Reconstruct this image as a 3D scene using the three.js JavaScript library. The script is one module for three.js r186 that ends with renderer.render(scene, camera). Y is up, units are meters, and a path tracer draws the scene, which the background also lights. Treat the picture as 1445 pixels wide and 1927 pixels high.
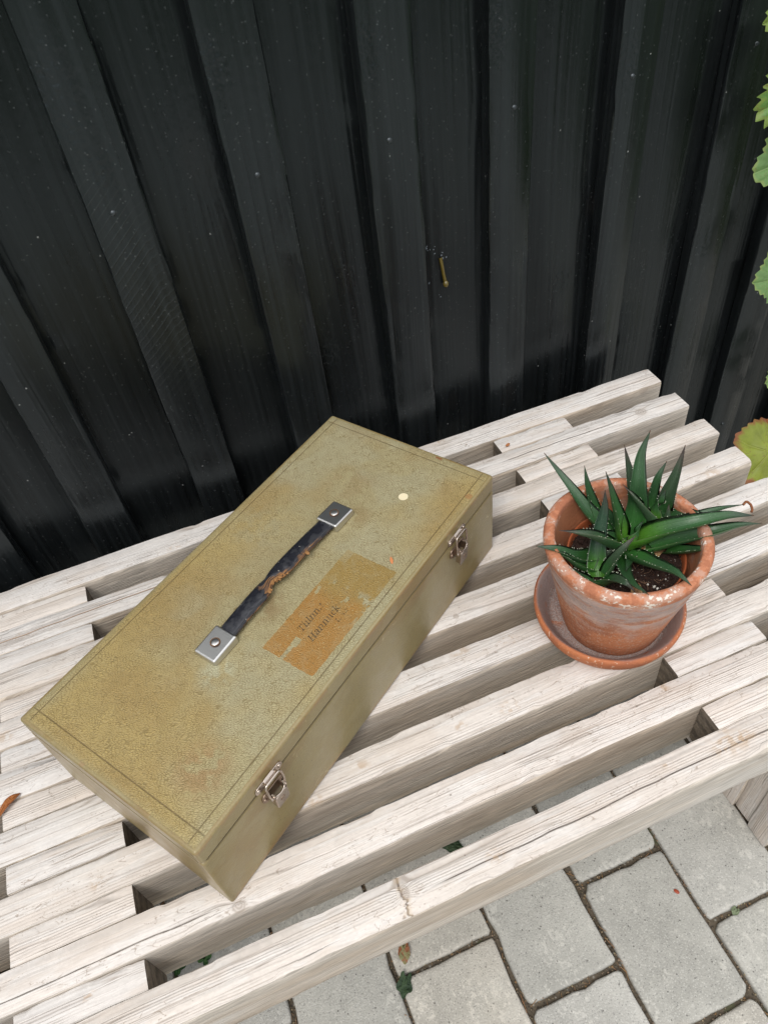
import * as THREE from 'three';
import { RoundedBoxGeometry } from 'three/addons/geometries/RoundedBoxGeometry.js';
import { mergeGeometries, mergeVertices, toCreasedNormals } from 'three/addons/utils/BufferGeometryUtils.js';

// ---------------------------------------------------------------- camera, sky, sun, exposure
const scene = new THREE.Scene();
const camera = new THREE.PerspectiveCamera(67.862, 767 / 1024, 0.02, 400);
camera.position.set(-0.0162, 1.2439, 0.8241);
camera.rotation.set(-46.747 * Math.PI / 180, -15.513 * Math.PI / 180, -8.381 * Math.PI / 180, 'YXZ');
scene.add(camera);
const renderer = new THREE.WebGLRenderer({ antialias: true });
renderer.setSize(767, 1024);
renderer.toneMapping = THREE.LinearToneMapping;
renderer.toneMappingExposure = 1.75;
renderer.shadowMap.enabled = true;

// ---------------------------------------------------------------- noise helpers
function rng(seed) { let s = seed >>> 0; return () => { s = (s + 0x6D2B79F5) | 0; let t = Math.imul(s ^ (s >>> 15), 1 | s); t = (t + Math.imul(t ^ (t >>> 7), 61 | t)) ^ t; return ((t ^ (t >>> 14)) >>> 0) / 4294967296; }; }
const PERM = new Uint8Array(512), VAL = new Float32Array(256);
{ const r = rng(77); const p = [...Array(256).keys()]; for (let i = 255; i > 0; i--) { const j = Math.floor(r() * (i + 1)); [p[i], p[j]] = [p[j], p[i]]; } for (let i = 0; i < 512; i++) PERM[i] = p[i & 255]; for (let i = 0; i < 256; i++) VAL[i] = r() * 2 - 1; }
function vn(x, y) { // smooth value noise in [-1, 1]
  const xi = Math.floor(x), yi = Math.floor(y); let fx = x - xi, fy = y - yi; fx = fx * fx * (3 - 2 * fx); fy = fy * fy * (3 - 2 * fy);
  const a = PERM[xi & 255], b = PERM[(xi + 1) & 255], y0 = yi & 255, y1 = (yi + 1) & 255;
  const v00 = VAL[PERM[a + y0]], v10 = VAL[PERM[b + y0]], v01 = VAL[PERM[a + y1]], v11 = VAL[PERM[b + y1]];
  return (v00 + (v10 - v00) * fx) * (1 - fy) + (v01 + (v11 - v01) * fx) * fy;
}
const fbm = (x, y, o = 4) => { let s = 0, a = 0.5, f = 1; for (let i = 0; i < o; i++) { s += a * vn(x * f + i * 17.3, y * f - i * 9.1); a *= 0.5; f *= 2.03; } return s; };
const hash2 = (i, j, k = 0) => { let h = Math.imul(i, 374761393) + Math.imul(j, 668265263) + Math.imul(k, 974634777); h = Math.imul(h ^ (h >>> 13), 1274126177); return ((h ^ (h >>> 16)) >>> 0) / 4294967296; };
const ss = (a, b, x) => { const t = Math.min(1, Math.max(0, (x - a) / (b - a))); return t * t * (3 - 2 * t); };
const mix = (a, b, t) => a + (b - a) * t;
const mix3 = (c, d, t) => { c[0] += (d[0] - c[0]) * t; c[1] += (d[1] - c[1]) * t; c[2] += (d[2] - c[2]) * t; return c; };
function worley(x, y, k = 0) { // [F1, F2, id]
  const xi = Math.floor(x), yi = Math.floor(y); let f1 = 9, f2 = 9, id = 0;
  for (let j = -1; j <= 1; j++) for (let i = -1; i <= 1; i++) { const cx = xi + i, cy = yi + j, dx = cx + hash2(cx, cy, k) - x, dy = cy + hash2(cx, cy, k + 1) - y, d = dx * dx + dy * dy; if (d < f1) { f2 = f1; f1 = d; id = hash2(cx, cy, k + 2); } else if (d < f2) f2 = d; }
  return [Math.sqrt(f1), Math.sqrt(f2), id];
}
const enc = (v) => { v = Math.min(1, Math.max(0, v)); return 255 * (v <= 0.0031308 ? v * 12.92 : 1.055 * Math.pow(v, 1 / 2.4) - 0.055); };
// fn(x, y, c) with x, y in metres: fills c[0..2] linear colour, c[3] height 0..1, c[4] roughness 0..1
function textures(w, h, wm, hm, fn, wantRough = false) {
  const col = new Uint8Array(w * h * 4), bmp = new Uint8Array(w * h * 4), rgh = wantRough ? new Uint8Array(w * h * 4) : null, c = [0, 0, 0, 0.5, 0.5];
  for (let j = 0; j < h; j++) for (let i = 0; i < w; i++) {
    c[3] = 0.5; c[4] = 0.5; fn((i + 0.5) / w * wm, (j + 0.5) / h * hm, c); const k = (j * w + i) * 4;
    col[k] = enc(c[0]); col[k + 1] = enc(c[1]); col[k + 2] = enc(c[2]); col[k + 3] = 255;
    const b = Math.min(255, Math.max(0, c[3] * 255)); bmp[k] = bmp[k + 1] = bmp[k + 2] = b; bmp[k + 3] = 255;
    if (rgh) { const r = Math.min(255, Math.max(0, c[4] * 255)); rgh[k] = rgh[k + 1] = rgh[k + 2] = r; rgh[k + 3] = 255; }
  }
  const mk = (d, srgb) => { const t = new THREE.DataTexture(d, w, h, THREE.RGBAFormat); t.wrapS = t.wrapT = THREE.RepeatWrapping; t.magFilter = THREE.LinearFilter; t.minFilter = THREE.LinearMipmapLinearFilter; t.generateMipmaps = true; if (srgb) t.colorSpace = THREE.SRGBColorSpace; t.needsUpdate = true; return t; };
  return { map: mk(col, true), bumpMap: mk(bmp, false), ...(rgh ? { roughnessMap: mk(rgh, false) } : {}) };
}
const std = (o) => new THREE.MeshStandardMaterial(o);

// ---------------------------------------------------------------- sky (overcast) and its soft sun
{
  const w = 256, h = 128, d = new Float32Array(w * h * 4);
  for (let j = 0; j < h; j++) for (let i = 0; i < w; i++) {
    const el = ((j + 0.5) / h - 0.5) * Math.PI, az = (i + 0.5) / w * Math.PI * 2, s = Math.max(0, Math.sin(el));
    const cl = fbm(Math.cos(az) * 2.2 * Math.cos(el) + 5, Math.sin(az) * 2.2 * Math.cos(el) + s * 3, 4);
    let L = (el > 0 ? (1 + 2 * s) / 3 : 0.3) * (1 + 0.28 * cl); L *= 0.98; const k = (j * w + i) * 4;
    d[k] = L * 0.985; d[k + 1] = L * 1.0; d[k + 2] = L * 1.035; d[k + 3] = 1;
  }
  const t = new THREE.DataTexture(d, w, h, THREE.RGBAFormat, THREE.FloatType); t.mapping = THREE.EquirectangularReflectionMapping; t.magFilter = THREE.LinearFilter; t.needsUpdate = true;
  scene.background = t; scene.environment = t;
}
const sun = new THREE.DirectionalLight(new THREE.Color(1.0, 0.965, 0.91), 0.9);
sun.position.set(-1.6, 4.4, 2.3); sun.target.position.set(0.1, 0.3, 0.3);
sun.castShadow = true; sun.shadow.radius = 34; sun.shadow.mapSize.set(2048, 2048);
Object.assign(sun.shadow.camera, { left: -3, right: 3, top: 3, bottom: -3, near: 0.5, far: 12 });
scene.add(sun, sun.target);

// ---------------------------------------------------------------- object helpers
const used = {};
function numbered(n) { const k = used[n] = (used[n] ?? -1) + 1; return k ? n + '_' + String(k).padStart(3, '0') : n; }
function tag(o, label, category, group) { o.userData.label = label; o.userData.category = category; if (group) o.userData.group = group; return o; }
function thing(name, label, category, pos = [0, 0, 0], turn = 0, group) { const o = new THREE.Group(); o.name = numbered(name); o.position.set(...pos); o.rotation.y = turn; scene.add(o); return tag(o, label, category, group); }
function part(name, geo, mat, parent) { const m = new THREE.Mesh(geo, mat); m.name = name; m.castShadow = m.receiveShadow = true; parent.add(m); return m; }
function structure(name, geo, mat) { const m = part(name, geo, mat, scene); m.userData.kind = 'structure'; return m; }
const V3 = (x, y, z) => new THREE.Vector3(x, y, z);
function planarUV(g, fu, fv) { const p = g.attributes.position, n = g.attributes.normal, uv = new Float32Array(p.count * 2); for (let i = 0; i < p.count; i++) { uv[2 * i] = fu(p.getX(i), p.getY(i), p.getZ(i), n && n.getX(i), n && n.getY(i), n && n.getZ(i)); uv[2 * i + 1] = fv(p.getX(i), p.getY(i), p.getZ(i), n && n.getX(i), n && n.getY(i), n && n.getZ(i)); } g.setAttribute('uv', new THREE.BufferAttribute(uv, 2)); return g; }
const at = (g, x, y, z, rx = 0, ry = 0, rz = 0) => { g.rotateX(rx); g.rotateY(ry); g.rotateZ(rz); g.translate(x, y, z); return g; };
const join = (l) => mergeGeometries(l.map((g) => { g = g.index ? g.toNonIndexed() : g; for (const k of Object.keys(g.attributes)) if (!['position', 'normal', 'uv'].includes(k)) g.deleteAttribute(k); return g; }));
// a tube with a rounded run through points
const wire = (pts, r, seg = 40, closed = false) => new THREE.TubeGeometry(new THREE.CatmullRomCurve3(pts.map((p) => V3(...p)), closed, 'catmullrom', 0.25), seg, r, 7, closed);

// ---------------------------------------------------------------- ground: lawn sheet, joint soil, pavers
const lawnTex = textures(512, 512, 2, 2, (x, y, c) => { const n = fbm(x * 14, y * 14, 4), s = vn(x * 170, y * 170); c[0] = 0.045 + 0.02 * n + 0.012 * s; c[1] = 0.085 + 0.035 * n + 0.025 * s; c[2] = 0.022 + 0.008 * n; c[3] = 0.5 + 0.4 * s; });
for (const t of [lawnTex.map, lawnTex.bumpMap]) t.repeat.set(150, 150);
{ const g = new THREE.PlaneGeometry(300, 300); g.rotateX(-Math.PI / 2); g.translate(0, -0.02, 0); structure('lawn', g, std({ ...lawnTex, bumpScale: 0.02, roughness: 0.95 })); }
const soilTex = textures(512, 512, 0.5, 0.5, (x, y, c) => {
  const n = fbm(x * 40, y * 40, 4), [f1, , id] = worley(x * 230, y * 230), g = (1 - ss(0.15, 0.55, f1));
  c[0] = 0.1 + 0.05 * n; c[1] = 0.08 + 0.04 * n; c[2] = 0.056 + 0.03 * n; const t = id > 0.93 ? [0.34, 0.2, 0.09] : id > 0.86 ? [0.32, 0.3, 0.26] : id < 0.15 ? [0.03, 0.025, 0.02] : null; if (t) mix3(c, t, g * 0.85);
  if (fbm(x * 9 + 3, y * 9, 3) > 0.2) mix3(c, [0.07, 0.085, 0.035], 0.5); c[3] = 0.35 + 0.4 * g * id + 0.3 * n;
});
for (const t of [soilTex.map, soilTex.bumpMap]) t.repeat.set(2, 2);
const soilMat = std({ ...soilTex, bumpScale: 0.004, roughness: 1 });

const paving = new THREE.Group(); paving.name = 'paving'; paving.userData.kind = 'structure'; scene.add(paving);
{
  const g = new THREE.PlaneGeometry(3.6, 2.5, 240, 170); g.rotateX(-Math.PI / 2); g.translate(0.15, 0, 1.07);
  const p = g.attributes.position; for (let i = 0; i < p.count; i++) p.setY(i, -0.0085 + 0.0045 * fbm(p.getX(i) * 22, p.getZ(i) * 22, 3));
  g.computeVertexNormals(); planarUV(g, (x) => x, (x, y, z) => z); part('joint_soil', g, soilMat, paving);
}
const terraceAt = () => { const g = new THREE.PlaneGeometry(5.2, 1.3); g.rotateX(-Math.PI / 2); g.translate(-0.65, -0.004, 2.97); planarUV(g, (x) => x / 0.7, (x, y, z) => z / 0.7); return g; };
const concreteTex = textures(1024, 1024, 0.7, 0.7, (x, y, c) => {
  const n = fbm(x * 9, y * 9, 4), m = fbm(x * 60 + 7, y * 60, 3), f = vn(x * 900, y * 900);
  let b = 0.425 + 0.09 * n + 0.06 * m + 0.04 * f; c[0] = b * 1.01; c[1] = b * 0.985; c[2] = b * 0.91;
  const w = worley(x * 330, y * 330, 4), w2 = worley(x * 150, y * 150, 9);
  if (w[2] > 0.72) mix3(c, [0.62, 0.61, 0.57], (1 - ss(0.1, 0.38, w[0])) * 0.75); else if (w[2] < 0.13) mix3(c, [0.12, 0.12, 0.12], (1 - ss(0.08, 0.32, w[0])) * 0.8);
  if (w2[2] > 0.965) mix3(c, [0.08, 0.075, 0.07], (1 - ss(0.1, 0.2, w2[0])) * 0.85);
  const sc = fbm(x * 26 + 40, y * 26 + 9, 3), scr = fbm(x * 210, y * 190 + 5, 3); if (sc > 0.02 && scr > 0.16) mix3(c, [0.64, 0.62, 0.57], 0.55 * ss(0.16, 0.32, scr) * ss(0.02, 0.2, sc));
  const d = fbm(x * 5 + 20, y * 5 + 3, 4); if (d > 0.15) mix3(c, [0.3, 0.255, 0.2], 0.5 * ss(0.12, 0.4, d));
  c[3] = 0.5 + 0.25 * m + 0.2 * f + 0.2 * w[0];
});
structure('terrace', terraceAt(), std({ ...concreteTex, bumpScale: 0.0012, roughness: 0.93 }));
const paverMats = [[1.06, 1.05, 1.02], [0.97, 0.97, 0.96], [1.1, 1.08, 1.03], [1.02, 0.99, 0.94], [0.92, 0.92, 0.9]].map((t) => { const m = std({ ...concreteTex, bumpScale: 0.0012, roughness: 0.93 }); m.color.setRGB(...t); return m; });
function paverGeo(w, l, seed) { // tumbled block: rounded corners, worn arrises, top at y = 0
  const r = rng(seed), out = [], R = [0, 1, 2, 3].map(() => 0.006 + 0.016 * r() * r()), N = 5;
  const cs = [[w / 2, l / 2], [-w / 2, l / 2], [-w / 2, -l / 2], [w / 2, -l / 2]];
  cs.forEach(([cx, cz], k) => { for (let i = 0; i <= N; i++) { const a = (k + i / N) * Math.PI / 2, q = R[k]; out.push([cx - Math.sign(cx) * q + Math.cos(a) * q, cz - Math.sign(cz) * q + Math.sin(a) * q]); }
    const [nx, nz] = cs[(k + 1) % 4], q = R[k], q2 = R[(k + 1) % 4]; const a = out[out.length - 1], ang = (k + 1) * Math.PI / 2, b = [nx - Math.sign(nx) * q2 + Math.cos(ang) * q2, nz - Math.sign(nz) * q2 + Math.sin(ang) * q2]; for (const t of [0.15, 0.3, 0.45, 0.6, 0.75, 0.9]) out.push([mix(a[0], b[0], t), mix(a[1], b[1], t)]); });
  const n = out.length, pos = [], idx = [], so = seed * 3.7;
  const rings = [[-0.05, 0], [-0.006, 0], [-0.0022, 0.0009], [-0.0005, 0.0032], [0, 0.009]];
  for (const [y, ins] of rings) for (const [x, z] of out) { const d = Math.hypot(x, z), e = 0.0016 * fbm(x * 55 + so, z * 55, 3) + 0.011 * Math.max(0, fbm(x * 42 + so + 9, z * 42, 3) - 0.2) + (y > -0.03 ? 0.0012 * vn(x * 260 + so, z * 260) : 0), k = (d - ins - e - 0.0006) / d; pos.push(x * k, y + (y > -0.01 ? 0.0009 * fbm(x * 30 + so, z * 30 + 4, 2) : 0), z * k); }
  for (let j = 0; j < rings.length - 1; j++) for (let i = 0; i < n; i++) { const a = j * n + i, b = j * n + (i + 1) % n; idx.push(a, a + n, b, b, a + n, b + n); }
  const c = pos.length / 3, top = (rings.length - 1) * n; pos.push(0, 0.0004, 0); for (let i = 0; i < n; i++) idx.push(top + i, c, top + (i + 1) % n);
  const g = new THREE.BufferGeometry(); g.setAttribute('position', new THREE.Float32BufferAttribute(pos, 3)); g.setIndex(idx); g.computeVertexNormals();
  const du = 0.2 + 0.6 * r(), dv = 0.2 + 0.6 * r(); return planarUV(g, (x, y, z) => (x + y) / 0.7 + du, (x, y, z) => (z + y * 0.6) / 0.7 + dv);
}
{
  const cols = [-1.645, -1.497, -1.35, -1.203, -1.056, -0.909, -0.762, -0.615, -0.468, -0.321, -0.174, -0.022, 0.131, 0.2755, 0.4205, 0.5655, 0.711, 0.857, 1.003, 1.149, 1.295, 1.441, 1.587, 1.733, 1.879], r = rng(5), geos = {};
  const off = { '-0.321': 0.545, '-0.174': 0.65, '-0.022': 0.552, '0.131': 0.6545, '0.2755': 0.5445, '0.4205': 0.661, '0.5655': 0.553 };
  for (let k = 0; k < cols.length - 1; k++) {
    const x0 = cols[k], w = cols[k + 1] - x0, z0 = (off[String(x0)] ?? (k % 2 ? 0.655 : 0.55) + (r() - 0.5) * 0.01) - 0.2115 * 3;
    for (let j = 0; j < 11; j++) {
      const zc = z0 + 0.2115 * (j + 0.5), v = (k * 5 + j * 3) % 9, gk = v + '_' + w.toFixed(3); geos[gk] ??= paverGeo(w - 0.0045, 0.2066, 11 + v * 7 + Math.round(w * 1000));
      const m = part('paver', geos[gk], paverMats[Math.floor(r() * 5)], paving); m.position.set(x0 + w / 2 + (r() - 0.5) * 0.002, (r() - 0.5) * 0.003, zc + (r() - 0.5) * 0.003); m.rotation.y = (r() - 0.5) * 0.018 + (r() > 0.5 ? Math.PI : 0);
    }
  }
}

// ---------------------------------------------------------------- fence of black boards and battens
const FZ = -0.038, BT = 0.02, FH = 1.8;
function blackWood(seed, saw, patches) {
  const r = rng(seed), so = seed * 13.7, knots = []; for (let i = 0; i < 5; i++) knots.push([r() * 0.5, 0.15 + r() * 1.6, 0.008 + 0.012 * r()]);
  return textures(512, 1536, 0.5, 1.8, (x, y, c) => {
    let g = x + 0.006 * vn(x * 9 + so, y * 2.2); let k = 0, kr = 0;
    for (const q of knots) { const dx = x - q[0], dy = (y - q[1]) * 0.5, d = Math.hypot(dx, dy) / q[2]; if (d < 4) { g += dx * 0.55 * Math.exp(-d * d * 0.35); if (d < 1.5) k = Math.max(k, 1 - ss(0.55, 1.4, d)); kr = Math.max(kr, Math.exp(-d * d * 0.3)); } }
    const n1 = vn(g * 215 + so, y * 2.4), n2 = vn(g * 480, y * 7 + so), n3 = fbm(x * 16 + so, y * 4, 3), band = vn(g * 75 + so, y * 1.2);
    const b = 0.009 + 0.0032 * n1 + 0.0022 * n2 + 0.0025 * n3 + 0.0015 * band; c[0] = b * 0.9; c[1] = b * 1.06; c[2] = b * 1.14;
    c[3] = 0.5 + (saw ? 0.1 : 0.2 + 0.16 * n3) * n1 + 0.1 * n2 + 0.12 * fbm(x * 170, y * 120, 2); c[4] = 0.29 + 0.06 * n3 + 0.03 * n1;
    if (saw) { const q = (y - x * 0.6 - 1.2 * (x % 0.1) * (x % 0.1)) * 100 + 0.5 * vn(x * 8, y * 5), m = ss(-0.5, 0.3, vn(x * 9 + so, y * 6)) * ss(0.6, 0.74, y) * (1 - ss(0.88, 0.97, y)) , l = ss(0.9, 1, Math.cos(q * Math.PI * 2) * 0.5 + 0.5) * m * (0.55 + 0.45 * vn(x * 70, y * 30 + so)); if (l > 0) { mix3(c, [0.055, 0.06, 0.062], l * 0.5); c[3] += l * 0.7; } }
    if (kr > 0.2) { const t = fbm(x * 190 + so, y * 150, 3); c[3] += 0.35 * kr * t; c[4] -= 0.06 * kr; }
    for (const [px, py, pr] of patches) { const d = Math.hypot(x - px, (y - py) * 0.45) / pr; if (d < 1.6) { const t = (1 - ss(0.35, 1.5, d + 0.5 * fbm(x * 40, y * 22 + so, 3))), gq = fbm(x * 330 + so, y * 210, 3); c[3] += 1.1 * t * gq; c[4] += 0.06 * t; } }
    if (k > 0) { mix3(c, [0.012, 0.012, 0.012], k * 0.6); c[3] -= 0.2 * k; }
    const w = worley(x * 330, y * 330, seed), ds = 0.945 - 0.03 * fbm(x * 12, y * 6 + so, 3); if (w[2] > ds + 0.02) { const t = 1 - ss(0.12, 0.34, w[0]); mix3(c, [0.17, 0.18, 0.18], t * 0.6 * (0.2 + 0.8 * hash2(Math.floor(x * 330), Math.floor(y * 330), 3))); c[4] += 0.2 * t; }
    const w3 = vn(x * 31, y * 31 + so) > 0.35 ? worley(x * 100, y * 100, seed + 5) : [1, 1, 0]; if (w3[2] > 0.98) mix3(c, [0.42, 0.43, 0.42], 1 - ss(0.05, 0.12, w3[0]));
  }, true);
}
const fenceTex = [[3, 0, [[0.06, 0.915, 0.016]]], [8, 1, [[0.058, 1.0, 0.03], [0.08, 0.93, 0.014], [0.232, 0.985, 0.016]]], [14, 0, [[0.05, 1.0, 0.018], [0.155, 0.985, 0.018], [0.4, 0.62, 0.012]]]].map(([s, saw, p]) => blackWood(s, saw, p)), paint = (t, c, si) => { const m = new THREE.MeshPhysicalMaterial({ ...t, bumpScale: c < 1 ? 0.0009 : 0.0007, roughness: 1, metalness: 0, specularIntensity: si }); m.specularColor.setRGB(0.78, 0.92, 1); m.color.setRGB(c, c, c); return m; };
const fenceMats = fenceTex.map((t) => paint(t, 1, 1)), boardMats = fenceTex.map((t) => paint(t, 0.8, 0.82)); // planed battens, rough-sawn boards
function plankGeo(w, h, t, u0, seed) { // upright board: bottom y = 0, front face z = 0, with eased rough edges
  const prof = []; const e = 0.0018; prof.push([-w / 2, -t], [-w / 2, -t * 0.5], [-w / 2, -e], [-w / 2 + e, 0], [-w / 2 + 4 * e, 0], [0, 0.0004], [w / 2 - 4 * e, 0], [w / 2 - e, 0], [w / 2, -e], [w / 2, -t * 0.5], [w / 2, -t]);
  const ns = 90, pos = [], uv = [], idx = [], n = prof.length; let acc = 0; const us = prof.map((p, i) => { if (i) acc += Math.hypot(p[0] - prof[i - 1][0], p[1] - prof[i - 1][1]); return acc; });
  for (let j = 0; j <= ns; j++) { const y = h * j / ns; prof.forEach(([x, z], i) => { const k = Math.abs(x) > w / 2 - 0.006 ? 0.0008 * fbm(y * 38 + seed, Math.sign(x) * 7 + i, 3) : 0; pos.push(x + k + 0.0009 * vn(y * 2.1 + seed, 3), y, z + 0.0007 * vn(y * 9 + seed, i)); uv.push((us[i] + u0) / 0.5, y / 1.8); }); }
  for (let j = 0; j < ns; j++) for (let i = 0; i < n - 1; i++) { const a = j * n + i; idx.push(a, a + 1, a + n, a + 1, a + n + 1, a + n); }
  const back = pos.length / 3; for (const [y] of [[0], [h]]) for (const x of [-w / 2, w / 2]) { pos.push(x, y, -t); uv.push(x / 0.5, y / 1.8); } idx.push(back, back + 2, back + 1, back + 1, back + 2, back + 3);
  const tb = ns * n; for (let i = 1; i < n - 1; i++) { idx.push(tb, tb + i, tb + i + 1); idx.push(0, i + 1, i); }
  const g = new THREE.BufferGeometry(); g.setAttribute('position', new THREE.Float32BufferAttribute(pos, 3)); g.setAttribute('uv', new THREE.Float32BufferAttribute(uv, 2)); g.setIndex(idx); return toCreasedNormals(g, 0.9);
}
const fence = thing('fence', 'black painted timber fence of upright boards and battens behind the bench', 'fence', [0, 0, FZ]);
const screwMat = std({ color: 0x4a4f52, metalness: 0.7, roughness: 0.38 });
const screwGeo = join([at(new THREE.SphereGeometry(0.0036, 10, 6, 0, 6.3, 0, 1.2), 0, 0, -0.0016, Math.PI / 2), at(new THREE.BoxGeometry(0.005, 0.001, 0.0008), 0, 0, 0.0027, 0, 0, 0.6)]);
{
  const known = { '-1': [-0.379, -0.316], 0: [-0.2188, -0.1572], 1: [-0.0548, 0.0084], 2: [0.1045, 0.1682], 3: [0.2668, 0.331], 4: [0.4234, 0.484], 5: [0.5982, 0.6537], 6: [0.7691, 0.829], 7: [0.9018, 0.965] };
  const bat = []; for (let i = -15; i <= 20; i++) bat.push([i, ...(known[i] ?? (i < 0 ? [-0.379 + (i + 1) * 0.1605, -0.316 + (i + 1) * 0.1605] : [0.9018 + (i - 7) * 0.1605, 0.965 + (i - 7) * 0.1605]))]);
  const r = rng(41), pick = { 0: 0, 1: 1, 2: 2, 3: 1, 4: 2, 5: 0, 6: 2 }, off = { 0: 0.4, 1: 0.03, 2: 0.03, 3: 0.2, 4: 0.125, 5: 0.03, 6: 0.36 };
  bat.forEach(([i, x0, x1], k) => {
    const m = part('batten', plankGeo(x1 - x0, FH, BT, (off[i] ?? r() * 0.42), i * 5.3 + 60), fenceMats[pick[i] ?? Math.floor(r() * 3)], fence); m.position.x = (x0 + x1) / 2;
    for (const y of [0.893, 1.62, 0.2]) part('screw', screwGeo, screwMat, m).position.set((r() - 0.5) * 0.012 - 0.002, y, 0.0004);
    if (k < bat.length - 1) { const nx = bat[k + 1][1], a = x1 - 0.021, b = nx + 0.021; const o = part('board', plankGeo(b - a, FH, 0.019, r() * 0.4, i * 3.1 + 7), boardMats[i % 2 ? 0 : 2], fence); o.position.set((a + b) / 2, 0, -BT - 0.0006); o.userData.gap = i; }
  });
  for (const y of [0.2, 0.89, 1.62]) part('rail', new RoundedBoxGeometry(5.6, 0.095, 0.038, 2, 0.003), fenceMats[2], fence).position.set(0.42, y, -BT - 0.0205 - 0.02);
  // hardened resin run below a knot, on the board left of the fifth batten
  const board = fence.children.find((o) => o.userData.gap === 3); for (const o of fence.children) delete o.userData.gap;
  const rg = wire([[0, 0.018, 0.002], [0.001, 0.008, 0.0035], [0.0025, -0.006, 0.004], [0.0045, -0.021, 0.0055]], 0.0026, 24), dp = new THREE.SphereGeometry(0.0042, 12, 10); dp.scale(1, 1.3, 1); dp.translate(0.0046, -0.0215, 0.006);
  const resin = part('resin_run', join([rg, dp]), new THREE.MeshPhysicalMaterial({ color: 0x5a4d1c, roughness: 0.22, clearcoat: 1, clearcoatRoughness: 0.1 }), board); resin.position.set(0.359 - board.position.x, 0.70, 0);
  { const r2 = rng(17), l = []; for (const [dx, dy, n, q] of [[-0.02, 0.035, 7, 0.0022], [-0.01, 0.03, 5, 0.0018], [0.006, 0.02, 5, 0.0018], [-0.02, -0.02, 6, 0.002], [0, -0.04, 2, 0.0012]]) for (let i = 0; i < n; i++) { const g2 = new THREE.DodecahedronGeometry(q * (0.35 + 0.65 * r2())); g2.scale(1, 1, 0.35); at(g2, 0.359 - board.position.x + dx + (r2() - 0.5) * 0.01, 0.7 + dy + (r2() - 0.5) * 0.012, 0.0006, 0, 0, r2() * 3); l.push(g2); } part('splinter', join(l), std({ color: new THREE.Color(0.11, 0.13, 0.15), roughness: 0.5 }), board).userData.kind = 'stuff'; }
  resin.userData.label = 'yellow green hardened resin run on the board';
}

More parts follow.
